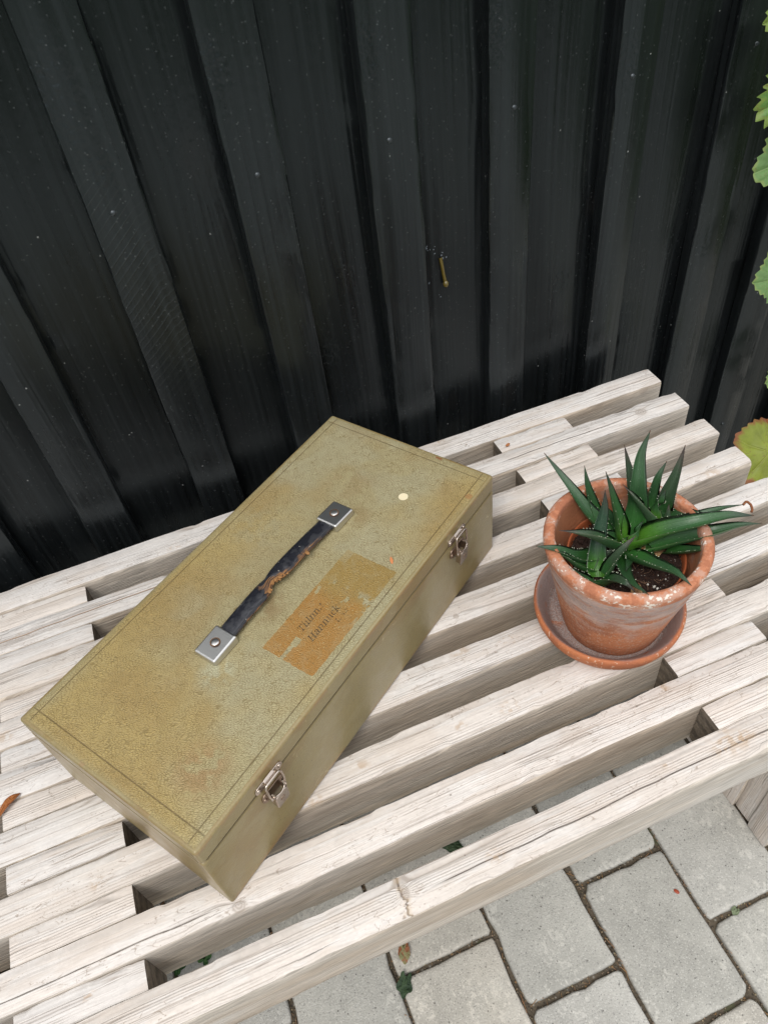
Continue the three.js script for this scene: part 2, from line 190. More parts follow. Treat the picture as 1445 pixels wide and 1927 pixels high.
// ---------------------------------------------------------------- bench of weathered slats
const TOPY = 0.45, PITCH = 0.071, SW = 0.0393, SH = 0.0764, SX0 = -0.541, SX1 = 0.6933, SL = SX1 - SX0;
const TV = [0, SW, SW + SH, 2 * SW + SH, 2 * SW + 2 * SH]; // top, front, end grain (unseen underside), back
function greyWood(seed, o = {}) {
  const r = rng(seed * 91 + 3), so = seed * 31.7, knots = o.knots ?? [], cracks = o.cracks ?? [], tint = o.tint ?? [1, 1, 1], dots = [];
  for (let i = 0; i < 26; i++) dots.push([r() * 1.3, r() * TV[4], 0.0005 + 0.0011 * r() * r()]);
  const stains = [...(o.stains ?? [])]; for (let i = 0; i < 3; i++) stains.push([r() * 1.3, r() * 0.04, 0.004 + 0.006 * r()]);
  return textures(o.width ?? 2048, 400, 1.3, TV[4], (x, v, c) => {
    if (v > TV[2] && v < TV[3]) { // end grain
      const z = v - TV[2], rr = Math.hypot(z - 0.01, (x % 0.08) - 0.1) * 330 + 1.3 * vn(x * 60, v * 60), n = fbm(x * 300, v * 300, 3), l = ss(-0.2, 0.9, Math.sin(rr)); const b = 0.15 - 0.05 * l + 0.06 * n; c[0] = b * 1.1; c[1] = b * 0.9; c[2] = b * 0.68; c[3] = 0.5 + 0.2 * l + 0.4 * n; return;
    }
    const top = v < TV[1], side = top ? 0 : 1; let g = v + 0.0016 * vn(x * 2.3 + so, v * 30) + 0.0007 * vn(x * 11, v * 90 + so), kk = 0;
    for (const q of knots) { const dx = (x - q[0]), dy = v - q[1], d = Math.hypot(dx * (q[3] ?? 0.8), dy) / q[2]; if (d < 5) { g += dy * 0.9 * Math.exp(-d * d * 0.28); if (d < 1.7) kk = Math.max(kk, (1 - ss(0.75, 1.5, d)) * (0.7 + 0.3 * Math.sin(d * 15 + vn(x * 90, v * 90)))); } }
    const n1 = vn(g * 420 + so, x * 2.4), n2 = vn(g * 1000 + so, x * 9), n3 = fbm(x * 5 + so, v * 60, 3), n4 = fbm(x * 38 + so, v * 160, 3), bd = vn(g * 120 + so * 2, x * 1.1);
    const ph = g / 0.0029 + 2.6 * vn(g * 46 + so, x * 0.5) + 0.55 * vn(x * 2.1 + so, g * 60), rl = Math.pow(0.5 + 0.5 * Math.cos(ph * Math.PI * 2), 5), amp = ss(-0.45, 0.5, vn(g * 70 + so * 3, x * 1.6 + 4)), late = rl * amp;
    if (!side) {
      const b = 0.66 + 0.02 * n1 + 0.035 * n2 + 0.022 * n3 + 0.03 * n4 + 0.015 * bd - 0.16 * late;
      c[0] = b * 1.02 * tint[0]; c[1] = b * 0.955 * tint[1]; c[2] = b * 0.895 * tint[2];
      const sk = vn(x * 420, v * 760), s2 = vn(x * 130 + so, v * 900), w = ss(0.02, 0.3, fbm(x * 20 + so, v * 120 + 5, 4)); mix3(c, [0.7, 0.68, 0.655], 0.38 * w * (1 - 0.7 * late)); const kq = 1 + 0.045 * sk + 0.06 * s2; c[0] *= kq; c[1] *= kq; c[2] *= kq; // old whitewash
      const tan = ss(0.08, 0.4, fbm(x * 13 - so, v * 60 + 50, 4)); mix3(c, [0.56, 0.475, 0.4], 0.38 * tan);
    } else {
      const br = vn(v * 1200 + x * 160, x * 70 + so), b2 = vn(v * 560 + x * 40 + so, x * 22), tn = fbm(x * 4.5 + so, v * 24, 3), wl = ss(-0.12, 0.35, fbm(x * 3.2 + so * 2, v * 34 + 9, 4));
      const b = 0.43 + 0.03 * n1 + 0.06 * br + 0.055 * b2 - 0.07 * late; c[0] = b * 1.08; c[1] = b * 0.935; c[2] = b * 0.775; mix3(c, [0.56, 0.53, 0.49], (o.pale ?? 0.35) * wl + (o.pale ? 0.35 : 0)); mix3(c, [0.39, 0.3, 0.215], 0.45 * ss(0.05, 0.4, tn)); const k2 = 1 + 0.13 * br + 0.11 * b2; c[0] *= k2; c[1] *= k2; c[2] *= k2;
    }
    c[3] = 0.66 + 0.1 * n1 + 0.08 * n2 - 0.3 * late + 0.06 * n4;
    // drying cracks that follow the grain
    const cn = Math.abs(vn(g * 190 + so * 5, x * 3.2)), cm = ss(0.14, 0.3, vn(x * 7 + so, g * 70)); if (cn < 0.11) { const t = (1 - cn / 0.11) * cm * (side ? 0.35 : 0.8); mix3(c, [0.22, 0.175, 0.14], t * 0.6); c[3] -= 0.45 * t; }
    const cn2 = Math.abs(vn(g * 420 + so, x * 5 + 9)), cm2 = ss(0.05, 0.3, vn(x * 13 - so, g * 110)); if (!side && cn2 < 0.13) { const t = (1 - cn2 / 0.13) * cm2; mix3(c, [0.3, 0.24, 0.19], t * 0.6); c[3] -= 0.3 * t; }
    if (!side) { const fl = worley(x * 55 + 0.6 * vn(x * 60, v * 200), v * 150, seed), e = fl[1] - fl[0]; if (e < 0.045 && fbm(x * 9 + so, v * 50, 2) > 0.08) { const t = (1 - e / 0.045) * ss(-0.1, 0.35, vn(x * 130, v * 210)); mix3(c, [0.27, 0.2, 0.145], 0.75 * t); c[3] -= 0.3 * t; } } // crazed whitewash
    for (const q of cracks) { if (x > q[0] && x < q[1]) { const d = Math.abs(v - q[2] - 0.0012 * vn(x * 9, so) - 0.0006 * vn(x * 40, so)) / (q[3] ?? 0.0007), t = (1 - ss(0.4, 1.3, d)) * ss(q[0], q[0] + 0.04, x) * (1 - ss(q[1] - 0.04, q[1], x)); if (t > 0) { mix3(c, q[4] ?? [0.08, 0.06, 0.045], t * 0.9); c[3] -= 0.6 * t; } } }
    for (const q of o.cross ?? []) { const d = Math.abs(x - q[0] - 0.004 * vn(v * 120 + so, 5) - 0.0015 * vn(v * 600, 8)); if (d < 0.006) { const t = (1 - ss(0.0004, 0.0016, d)) * (v < q[1] ? 1 : 0); mix3(c, [0.13, 0.09, 0.06], t * 0.85); c[3] -= 0.5 * t; const u = (1 - ss(0.001, 0.006, d)) * (v < q[1] ? 1 : 0) * ss(-0.2, 0.3, vn(x * 300, v * 300)); mix3(c, [0.52, 0.4, 0.27], 0.45 * u); } }
    if (kk > 0) { mix3(c, [0.33, 0.27, 0.22], Math.min(1, kk) * 0.72); c[3] -= 0.12 * kk; }
    for (const q of dots) { const d = Math.hypot(x - q[0], (v - q[1]) * 1.3) / q[2]; if (d < 1) mix3(c, [0.09, 0.055, 0.035], 0.9 * (1 - d * d)); }
    for (const q of stains) { const d = Math.hypot((x - q[0]) * 0.7, v - q[1]) / q[2]; if (d < 1.6) { const t = (1 - ss(0.3, 1.5, d)) * ss(-0.1, 0.25, fbm(x * 190, v * 240, 3)); mix3(c, [0.42, 0.27, 0.14], 0.45 * t); } }
  });
}
const K = (X) => X - SX0 + 0.033; // world x to texture x
const slatOpt = [
  { knots: [[K(0.66), 0.045, 0.006]], stains: [[K(-0.11), 0.032, 0.006]] },
  { cracks: [[K(-0.54), K(0.1), 0.0195, 0.0010, [0.33, 0.21, 0.13]], [K(0.36), K(0.6), 0.02, 0.0006]], knots: [[K(0.62), 0.018, 0.007]] },
  { tint: [0.98, 0.95, 0.915] }, { tint: [1, 0.98, 0.96], knots: [[K(0.1), 0.02, 0.004]] },
  { knots: [[K(0.199), 0.027, 0.0035, 1], [K(0.194), 0.0445, 0.0035, 1]] },
  { knots: [[K(0.381), 0.021, 0.008]], stains: [[K(0.24), 0.014, 0.008]], cracks: [[K(0.36), K(0.6), 0.033, 0.0005]] },
  { tint: [0.98, 0.96, 0.935], stains: [[K(0.2), 0.024, 0.008], [K(0.02), 0.02, 0.007], [K(-0.271), 0.025, 0.006]] },
  { tint: [0.98, 0.955, 0.93], knots: [[K(-0.14), 0.035, 0.006, 0.9]], cracks: [[K(-0.5), K(-0.15), 0.027, 0.0005]] },
  { tint: [0.95, 0.92, 0.885], pale: 0.5, cross: [[K(0.0146), SW]], knots: [[K(0.0146), 0.016, 0.007, 1.6], [K(0.42), 0.055, 0.004]], cracks: [[K(0.03), K(0.5), 0.022, 0.0007], [K(-0.12), K(-0.05), 0.031, 0.0006]], stains: [[K(0.39), 0.014, 0.016], [K(0.41), 0.02, 0.008]] },
];
const woodMat = (t) => std({ ...t, bumpScale: 0.0016, roughness: 0.9 });
const slatMats = slatOpt.map((o, i) => woodMat(greyWood(i + 2, o)));
const blockMats = [greyWood(21, { tint: [0.97, 0.97, 0.97] }), greyWood(24, { tint: [1, 0.965, 0.93] })].map(woodMat);
const legMat = woodMat(greyWood(31, { width: 1024, tint: [0.9, 0.86, 0.82] }));
// timber lying along x: top at y = 0, centre z = 0; worn arrises, chips, a slight bow
function timberGeo(len, w, h, seed, u0, step, wear = 1) {
  const ns = Math.max(4, Math.round(len / step)), pos = [], uv = [], idx = [], n = 22;
  for (let j = 0; j <= ns; j++) {
    const x = len * (j / ns - 0.5), X = x + seed * 7.1; const rad = [0, 1, 2, 3].map((k) => { const q = fbm(X * 16, k * 9 + seed, 3), ch = ss(0.26, 0.36, fbm(X * 22 + 50, k * 13 + seed, 2)); return (0.0016 + wear * (Math.max(0, q) * 0.0055 + ch * 0.003)); });
    const endr = Math.min(1, Math.min(j, ns - j) / 1); const by = 0.0011 * wear * vn(X * 2.2, 2), bz = 0.0009 * wear * vn(X * 2.6, 7);
    const hw = w / 2, P = []; const corner = (cy, cz, sy, sz, r0, fromTop) => { const a = [[cy, cz + sz * r0], [cy + sy * r0 * 0.3, cz + sz * r0 * 0.3], [cy + sy * r0, cz]]; return fromTop ? a : a.reverse(); };
    P.push([0, -hw + 0.009, 0.009], [0.0002, 0, hw], [0, hw - 0.009, w - 0.009]);
    P.push(...corner(0, hw, -1, -1, rad[0], true).map((q, i) => [q[0], q[1], w - 0.003 + 0.003 * i]));
    P.push([-0.011, hw, w + 0.011], [-h / 2, hw, w + h / 2], [-h + 0.011, hw, w + h - 0.011]);
    P.push(...corner(-h, hw, 1, -1, rad[1] * 0.7, false).map((q, i) => [q[0], q[1], w + h - 0.003 + 0.003 * i]));
    P.push([-h, 0, w + h + hw]);
    P.push(...corner(-h, -hw, 1, 1, rad[2] * 0.7, true).map((q, i) => [q[0], q[1], 2 * w + h - 0.003 + 0.003 * i]));
    P.push([-h + 0.011, -hw, 2 * w + h + 0.011], [-h / 2, -hw, 2 * w + h * 1.5], [-0.011, -hw, 2 * w + 2 * h - 0.011]);
    P.push(...corner(0, -hw, -1, 1, rad[3], false).map((q, i) => [q[0], q[1], 2 * w + 2 * h - 0.003 + 0.003 * i]));
    P.forEach(([y, z, v], i) => { // map the nominal girth onto the texture's girth
      let vv = v < w ? v * (SW / w) : v < w + h ? SW + (v - w) * (SH / h) : v < 2 * w + h ? SW + SH + (v - w - h) * (SW / w) : 2 * SW + SH + (v - 2 * w - h) * (SH / h);
      if (i >= 13 && i <= 14) vv = Math.min(vv, TV[3]); const s = 1 - (1 - endr) * 0.03; pos.push(x - (1 - endr) * Math.sign(x) * 0.0 , y * s - (1 - endr) * 0.0008 + by, z * s + bz + 0.0004 * vn(X * 60, i * 3)); uv.push((len * j / ns + u0) / 1.3, vv / TV[4]); });
  }
  const m = pos.length / 3 / (ns + 1);
  for (let j = 0; j < ns; j++) for (let i = 0; i < m; i++) { const a = j * m + i, b = j * m + (i + 1) % m; if (i === m - 1) { continue; } idx.push(a, b, a + m, b, b + m, a + m); }
  // close the seam between last and first profile point with its own uv
  { const base = pos.length / 3; for (let j = 0; j <= ns; j++) { const a = j * m; pos.push(pos[a * 3], pos[a * 3 + 1], pos[a * 3 + 2]); uv.push(uv[a * 2], 1); } for (let j = 0; j < ns; j++) { const a = j * m + m - 1; idx.push(a, base + j, a + m, base + j, base + j + 1, a + m); } }
  for (const [j, s] of [[0, 1], [ns, -1]]) { // end grain
    const base = pos.length / 3, cu = 0.02 + (seed * 0.137 + j * 0.01) % 1; pos.push(pos[j * m * 3], -h / 2, 0); uv.push((cu + h / 2) / 1.3, (TV[2] + SW / 2) / TV[4]);
    for (let i = 0; i < m; i++) { const a = (j * m + i) * 3; pos.push(pos[a], pos[a + 1], pos[a + 2]); uv.push((cu - pos[a + 1]) / 1.3, (TV[2] + Math.min(SW - 0.002, Math.max(0.002, pos[a + 2] + SW / 2))) / TV[4]); }
    for (let i = 0; i < m; i++) { const a = base + 1 + i, b = base + 1 + (i + 1) % m; s > 0 ? idx.push(base, b, a) : idx.push(base, a, b); }
  }
  const g = new THREE.BufferGeometry(); g.setAttribute('position', new THREE.Float32BufferAttribute(pos, 3)); g.setAttribute('uv', new THREE.Float32BufferAttribute(uv, 2)); g.setIndex(idx); return toCreasedNormals(g, 0.75);
}
const BX = (SX0 + SX1) / 2, BZ = 0.3035;
const bench = thing('bench', 'weathered whitewashed slatted wooden bench in front of the black fence', 'bench', [BX, 0, BZ]);
{
  const r = rng(9);
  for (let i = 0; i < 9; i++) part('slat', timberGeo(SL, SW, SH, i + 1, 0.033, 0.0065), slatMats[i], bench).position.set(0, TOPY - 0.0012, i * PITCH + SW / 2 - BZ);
  const gw = PITCH - SW - 0.0012;
  for (let i = 0; i < 8; i++) for (const [a, b] of [[-0.3612, -0.2387], [0.3917, 0.5133]]) {
    const l = b - a + (r() - 0.5) * 0.004; part('spacer_block', timberGeo(l, gw, SH - 0.002, i * 2 + (a > 0 ? 31 : 50), r() * 1.1, 0.006, 0.8), blockMats[(i + (a > 0 ? 0 : 1)) % 2], bench).position.set((a + b) / 2 + (r() - 0.5) * 0.003 - BX, TOPY - 0.0012 - r() * 0.0022, i * PITCH + (SW + PITCH) / 2 - BZ);
  }
  for (const s of [-1, 1]) for (let i = 0; i < 17; i++) { // legs: upright boards side by side under the ends
    const w = i % 2 ? gw + 0.0006 : SW - 0.0006, z = i % 2 ? (i >> 1) * PITCH + (SW + PITCH) / 2 : (i >> 1) * PITCH + SW / 2, g = timberGeo(0.372, w, 0.1, i + 70 + s * 20, 0.1 + r() * 0.7, 0.02, 0.5); g.rotateZ(Math.PI / 2);
    const off = (i % 2 ? 0.006 : 0) + (r() - 0.5) * 0.003; part('leg_board', g, legMat, bench).position.set(s > 0 ? 0.556 + off - BX : -0.505 + off - BX, 0.187, z - BZ);
  }
}

// ---------------------------------------------------------------- carrying case
const CL = 0.528, CW = 0.248, CH = 0.135, CSEAM = 0.0255;
const UV_LABEL = [0.191, 0.343, 0.0195, 0.0862];
const printCanvas = (() => { // worn lettering on the label
  const cv = document.createElement('canvas'); cv.width = 608; cv.height = 272; const x = cv.getContext('2d'); x.fillStyle = '#fff'; x.fillRect(0, 0, 608, 272); x.fillStyle = '#000'; // 4 px per mm
  x.font = 'italic 46px serif'; x.fillText('. Tiilnn.t', 118, 98); x.font = 'italic 46px serif'; x.fillText('Hannuck', 128, 164); x.font = 'italic 28px serif'; x.fillText('L.  s.e', 262, 200);
  return x.getImageData(0, 0, 608, 272).data;
})();
const caseTopTex = textures(1408, 660, CL, CW, (s, t, c) => {
  const wx = s + 0.003 * vn(s * 60, t * 60) + 0.0011 * vn(s * 260, t * 260), wy = t + 0.003 * vn(s * 60 + 9, t * 60 + 3) + 0.0011 * vn(s * 260 + 5, t * 260), [f1, f2] = worley((wx - wy * 0.8) * 235, (wx * 0.8 + wy) * 500, 3), e = f2 - f1, fine = worley(wx * 620, wy * 760, 8), cell = ss(0.03, 0.34, e), rx = fbm(s * 70, t * 70, 3);
  const gn = ss(-0.25, 0.3, fbm(s * 7 + 2, t * 7 + 8, 4) + 1.15 * (s - 0.27)), br = fbm(s * 11 + 30, t * 11 + 3, 4);
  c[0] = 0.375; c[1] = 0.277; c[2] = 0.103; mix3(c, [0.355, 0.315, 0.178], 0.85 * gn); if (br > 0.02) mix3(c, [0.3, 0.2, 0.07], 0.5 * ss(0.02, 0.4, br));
  mix3(c, [0.38, 0.365, 0.25], 0.35 * ss(0.14, 0.36, fbm(s * 15 + 70, t * 15, 3)) * gn);
  const k = 1 + 0.1 * rx; c[0] *= k; c[1] *= k; c[2] *= k;
  const P = [[0.06, 0.048, 0.024, [0.3, 0.16, 0.06], 0.6], [0.145, 0.108, 0.017, [0.42, 0.42, 0.29], 0.7], [0.43, 0.145, 0.03, [0.23, 0.14, 0.05], 0.35], [0.235, 0.115, 0.018, [0.2, 0.12, 0.045], 0.6], [0.39, 0.108, 0.016, [0.24, 0.15, 0.05], 0.45], [0.32, 0.2, 0.03, [0.33, 0.31, 0.2], 0.4]];
  for (const [ps, pt, pr, col, a] of P) { const d = Math.hypot(s - ps, t - pt) / pr; if (d < 1.7) mix3(c, col, a * (1 - ss(0.4, 1.6, d)) * ss(-0.25, 0.2, fbm(s * 90, t * 90, 3))); }
  // remains of a paper label, with worn print
  const [l0, l1, l2, l3] = UV_LABEL, wob = 0.0012 * fbm(s * 220, t * 220, 2); let lab = 0;
  if (s > l0 + wob && s < l1 + wob && t > l2 + wob && t < l3 + wob) {
    lab = 1; const q = ss(0.262, 0.30, s + 0.01 * vn(s * 60, t * 60)), n = fbm(s * 130, t * 130, 3); const col = [0.33, 0.165, 0.034]; mix3(col, [0.29, 0.19, 0.05], q); lab *= 0.95 + 0.3 * n;
    const bare = ss(0.26, 0.36, fbm(s * 70 + 5, t * 110, 3)) * ss(0.25, 0.28, s) * (1 - ss(0.295, 0.305, s)); lab *= 1 - bare; if (s > 0.325 && t > 0.077) lab *= 0.6; if (s < 0.22 && Math.abs(t - 0.0605 + 0.03 * (s - 0.19)) < 0.0022 * (0.6 + fbm(s * 300, t * 300, 2) + (s > 0.209 ? 1.2 : 0.4))) lab = 0;
    mix3(c, col, Math.min(1, Math.max(0, lab)));
    const px = Math.floor((s - l0) * 4000), py = Math.floor((l3 - t) * 4000), ink = 1 - printCanvas[(Math.min(271, Math.max(0, py)) * 608 + Math.min(607, Math.max(0, px))) * 4] / 255; if (ink > 0) mix3(c, [0.035, 0.018, 0.008], ink * ss(-0.6, -0.1, fbm(s * 260, t * 260, 2)));
    const sp = worley(s * 420, t * 420, 31); if (sp[2] > 0.93) mix3(c, [0.5, 0.42, 0.22], (1 - ss(0.1, 0.35, sp[0])) * 0.7); if (sp[2] < 0.05) mix3(c, [0.07, 0.04, 0.015], (1 - ss(0.1, 0.35, sp[0])) * 0.8);
  }
  // dye settled in the leather grain
  const gr = (1 - cell) * (0.85 + 0.5 * rx) * (0.6 + 0.5 * ss(-0.5, 0.4, vn(s * 200 + 4, t * 200))) * (lab > 0.4 ? 0.45 : 1); mix3(c, [0.165, 0.117, 0.04], Math.min(0.8, gr * 0.72)); if (fine[2] > 0.6) mix3(c, [0.36, 0.31, 0.17], 0.3 * (1 - ss(0.1, 0.5, fine[0])));
  c[3] = 0.25 + 0.6 * cell + 0.1 * fine[0] + 0.1 * rx;
  // tooled border line
  const bl = Math.min(Math.abs(t - 0.0128), Math.abs(t - (CW - 0.0125)), Math.abs(s - 0.0172), Math.abs(s - (CL - 0.0145))); if (bl < 0.0009) { const a = 1 - ss(0.0003, 0.0009, bl); mix3(c, [0.1, 0.068, 0.024], a * 0.7); c[3] -= 0.6 * a; }
  const ed = Math.min(s, CL - s, t, CW - t); if (ed < 0.012) { mix3(c, [0.3, 0.27, 0.15], 0.35 * ss(0.012, 0.002, ed) + 0.0); if (ed < 0.0035 && fbm(s * 60, t * 60 + 9, 3) > 0.12) mix3(c, [0.33, 0.2, 0.09], 0.7); if (ed < 0.0025) mix3(c, [0.42, 0.38, 0.23], 0.45 * ss(-0.2, 0.3, vn(s * 150, t * 150))); }
  for (const [ps, pt, pr] of [[0.524, 0.0735, 0.0065], [0.0015, 0.0025, 0.004], [0.482, 0.0075, 0.006]]) { const d = Math.hypot(s - ps, t - pt) / pr + 0.5 * fbm(s * 300, t * 300, 2); if (d < 1) mix3(c, pr > 0.0061 ? [0.24, 0.075, 0.022] : [0.32, 0.17, 0.06], 0.85 * (1 - ss(0.6, 1, d))); }
});
const caseSideTex = textures(1024, 512, CL, CL / 2, (s, y, c) => {
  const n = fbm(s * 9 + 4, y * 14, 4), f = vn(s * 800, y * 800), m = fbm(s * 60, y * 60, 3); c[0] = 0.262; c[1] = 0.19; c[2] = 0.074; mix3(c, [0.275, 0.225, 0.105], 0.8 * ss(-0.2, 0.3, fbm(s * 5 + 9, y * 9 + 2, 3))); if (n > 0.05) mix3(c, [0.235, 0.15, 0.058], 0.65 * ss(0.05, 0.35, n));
  const k = 1 + 0.09 * f + 0.1 * m; c[0] *= k; c[1] *= k; c[2] *= k; const w = worley(s * 45, y * 45, 3); if (w[2] > 0.9) mix3(c, [0.09, 0.06, 0.03], (1 - ss(0.02, 0.06, w[0])) * 0.7);
  const gc = worley(s * 420, y * 520, 12), gg = gc[1] - gc[0]; if (gg < 0.14) mix3(c, [0.17, 0.125, 0.05], 0.4 * (1 - gg / 0.14)); const sf = fbm(s * 24 + 40, y * 38, 4); if (sf > 0.16) mix3(c, [0.33, 0.28, 0.16], 0.28 * ss(0.16, 0.36, sf)); const rb = Math.min(Math.abs(y - 0.043), Math.abs(y - 0.172)); if (rb < 0.004 && fbm(s * 50, y * 60 + 3, 3) > 0.08) mix3(c, [0.3, 0.19, 0.09], 0.6);
  const sc = Math.abs(vn(s * 50 + y * 190, y * 16 - s * 60)); if (sc < 0.02 && fbm(s * 14 + 3, y * 14, 2) > 0.2) mix3(c, [0.5, 0.42, 0.25], 0.7);
  c[3] = 0.5 + 0.3 * f + 0.3 * m; c[4] = 0.37 + 0.12 * m + 0.06 * n;
}, true);
const topMat = new THREE.MeshPhysicalMaterial({ ...caseTopTex, bumpScale: 0.0008, roughness: 0.6 }), sideMat = new THREE.MeshPhysicalMaterial({ ...caseSideTex, bumpScale: 0.0003, roughness: 1, clearcoat: 0.28, clearcoatRoughness: 0.24 });
const suitcase = thing('carrying_case', 'worn olive green leatherette carrying case with a black strap handle, lying on the bench', 'case', [-0.1447 + (CL / 2) * Math.cos(0.59638) - (CW / 2) * Math.sin(0.59638), TOPY + 0.0003, 0.5274 - (CL / 2) * Math.sin(0.59638) - (CW / 2) * Math.cos(0.59638)], 0.59638);
const SX = (s) => s - CL / 2, TZ = (t) => CW / 2 - t; // case-top coordinates to local x, z
{
  const boxUV = (g) => planarUV(g, (x, y, z, nx, ny, nz) => (Math.abs(nx) > 0.7 ? (z + 0.3) / CL : (x + CL / 2) / CL), (x, y, z, nx, ny, nz) => (Math.abs(ny) > 0.7 ? (z + 0.2) : (y + 0.04 + (Math.abs(nx) > 0.7 ? 0.1 : 0))) / (CL / 2));
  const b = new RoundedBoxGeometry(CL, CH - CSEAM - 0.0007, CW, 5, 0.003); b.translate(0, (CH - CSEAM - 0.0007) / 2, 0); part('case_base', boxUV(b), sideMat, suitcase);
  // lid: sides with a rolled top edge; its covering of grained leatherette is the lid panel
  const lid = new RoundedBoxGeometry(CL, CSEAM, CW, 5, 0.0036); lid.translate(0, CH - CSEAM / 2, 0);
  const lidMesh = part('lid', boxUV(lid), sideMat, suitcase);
  const pg = new THREE.PlaneGeometry(CL - 0.0064, CW - 0.0064, 130, 62); pg.rotateX(-Math.PI / 2); const pp = pg.attributes.position; for (let i = 0; i < pp.count; i++) { const x = pp.getX(i), z = pp.getZ(i), e = Math.min(CL / 2 - 0.0032 - Math.abs(x), CW / 2 - 0.0032 - Math.abs(z)); pp.setY(i, CH - 0.0003 + 0.0009 * ss(-0.0005, 0.003, e) + 0.0004 * fbm(x * 16, z * 16, 2) * ss(0, 0.01, e)); }
  pg.computeVertexNormals(); planarUV(pg, (x) => (x + CL / 2) / CL, (x, y, z) => (CW / 2 - z) / CW); part('lid_covering', pg, topMat, lidMesh);
  // raised cover overlap strip along the left end of the lid
  const piping = []; for (const sz of [-1, 1]) piping.push(at(new THREE.CylinderGeometry(0.0006, 0.0006, CL - 0.012, 6), 0, CH - CSEAM - 0.0004, sz * (CW / 2 - 0.0004), 0, 0, Math.PI / 2)); for (const sx of [-1, 1]) piping.push(at(new THREE.CylinderGeometry(0.0006, 0.0006, CW - 0.012, 6), sx * (CL / 2 - 0.0004), CH - CSEAM - 0.0004, 0, Math.PI / 2));
  part('seam_edge', join(piping), std({ color: new THREE.Color(0.17, 0.13, 0.06), roughness: 0.6 }), suitcase);
  // round white sticker
  const st = new THREE.CylinderGeometry(0.0058, 0.0058, 0.0004, 28); st.translate(SX(0.4435), CH + 0.0010, TZ(0.0762)); part('round_sticker', st, std({ color: new THREE.Color(0.78, 0.68, 0.46), roughness: 0.6 }), suitcase).userData.label = 'small round cream sticker on the lid';
}
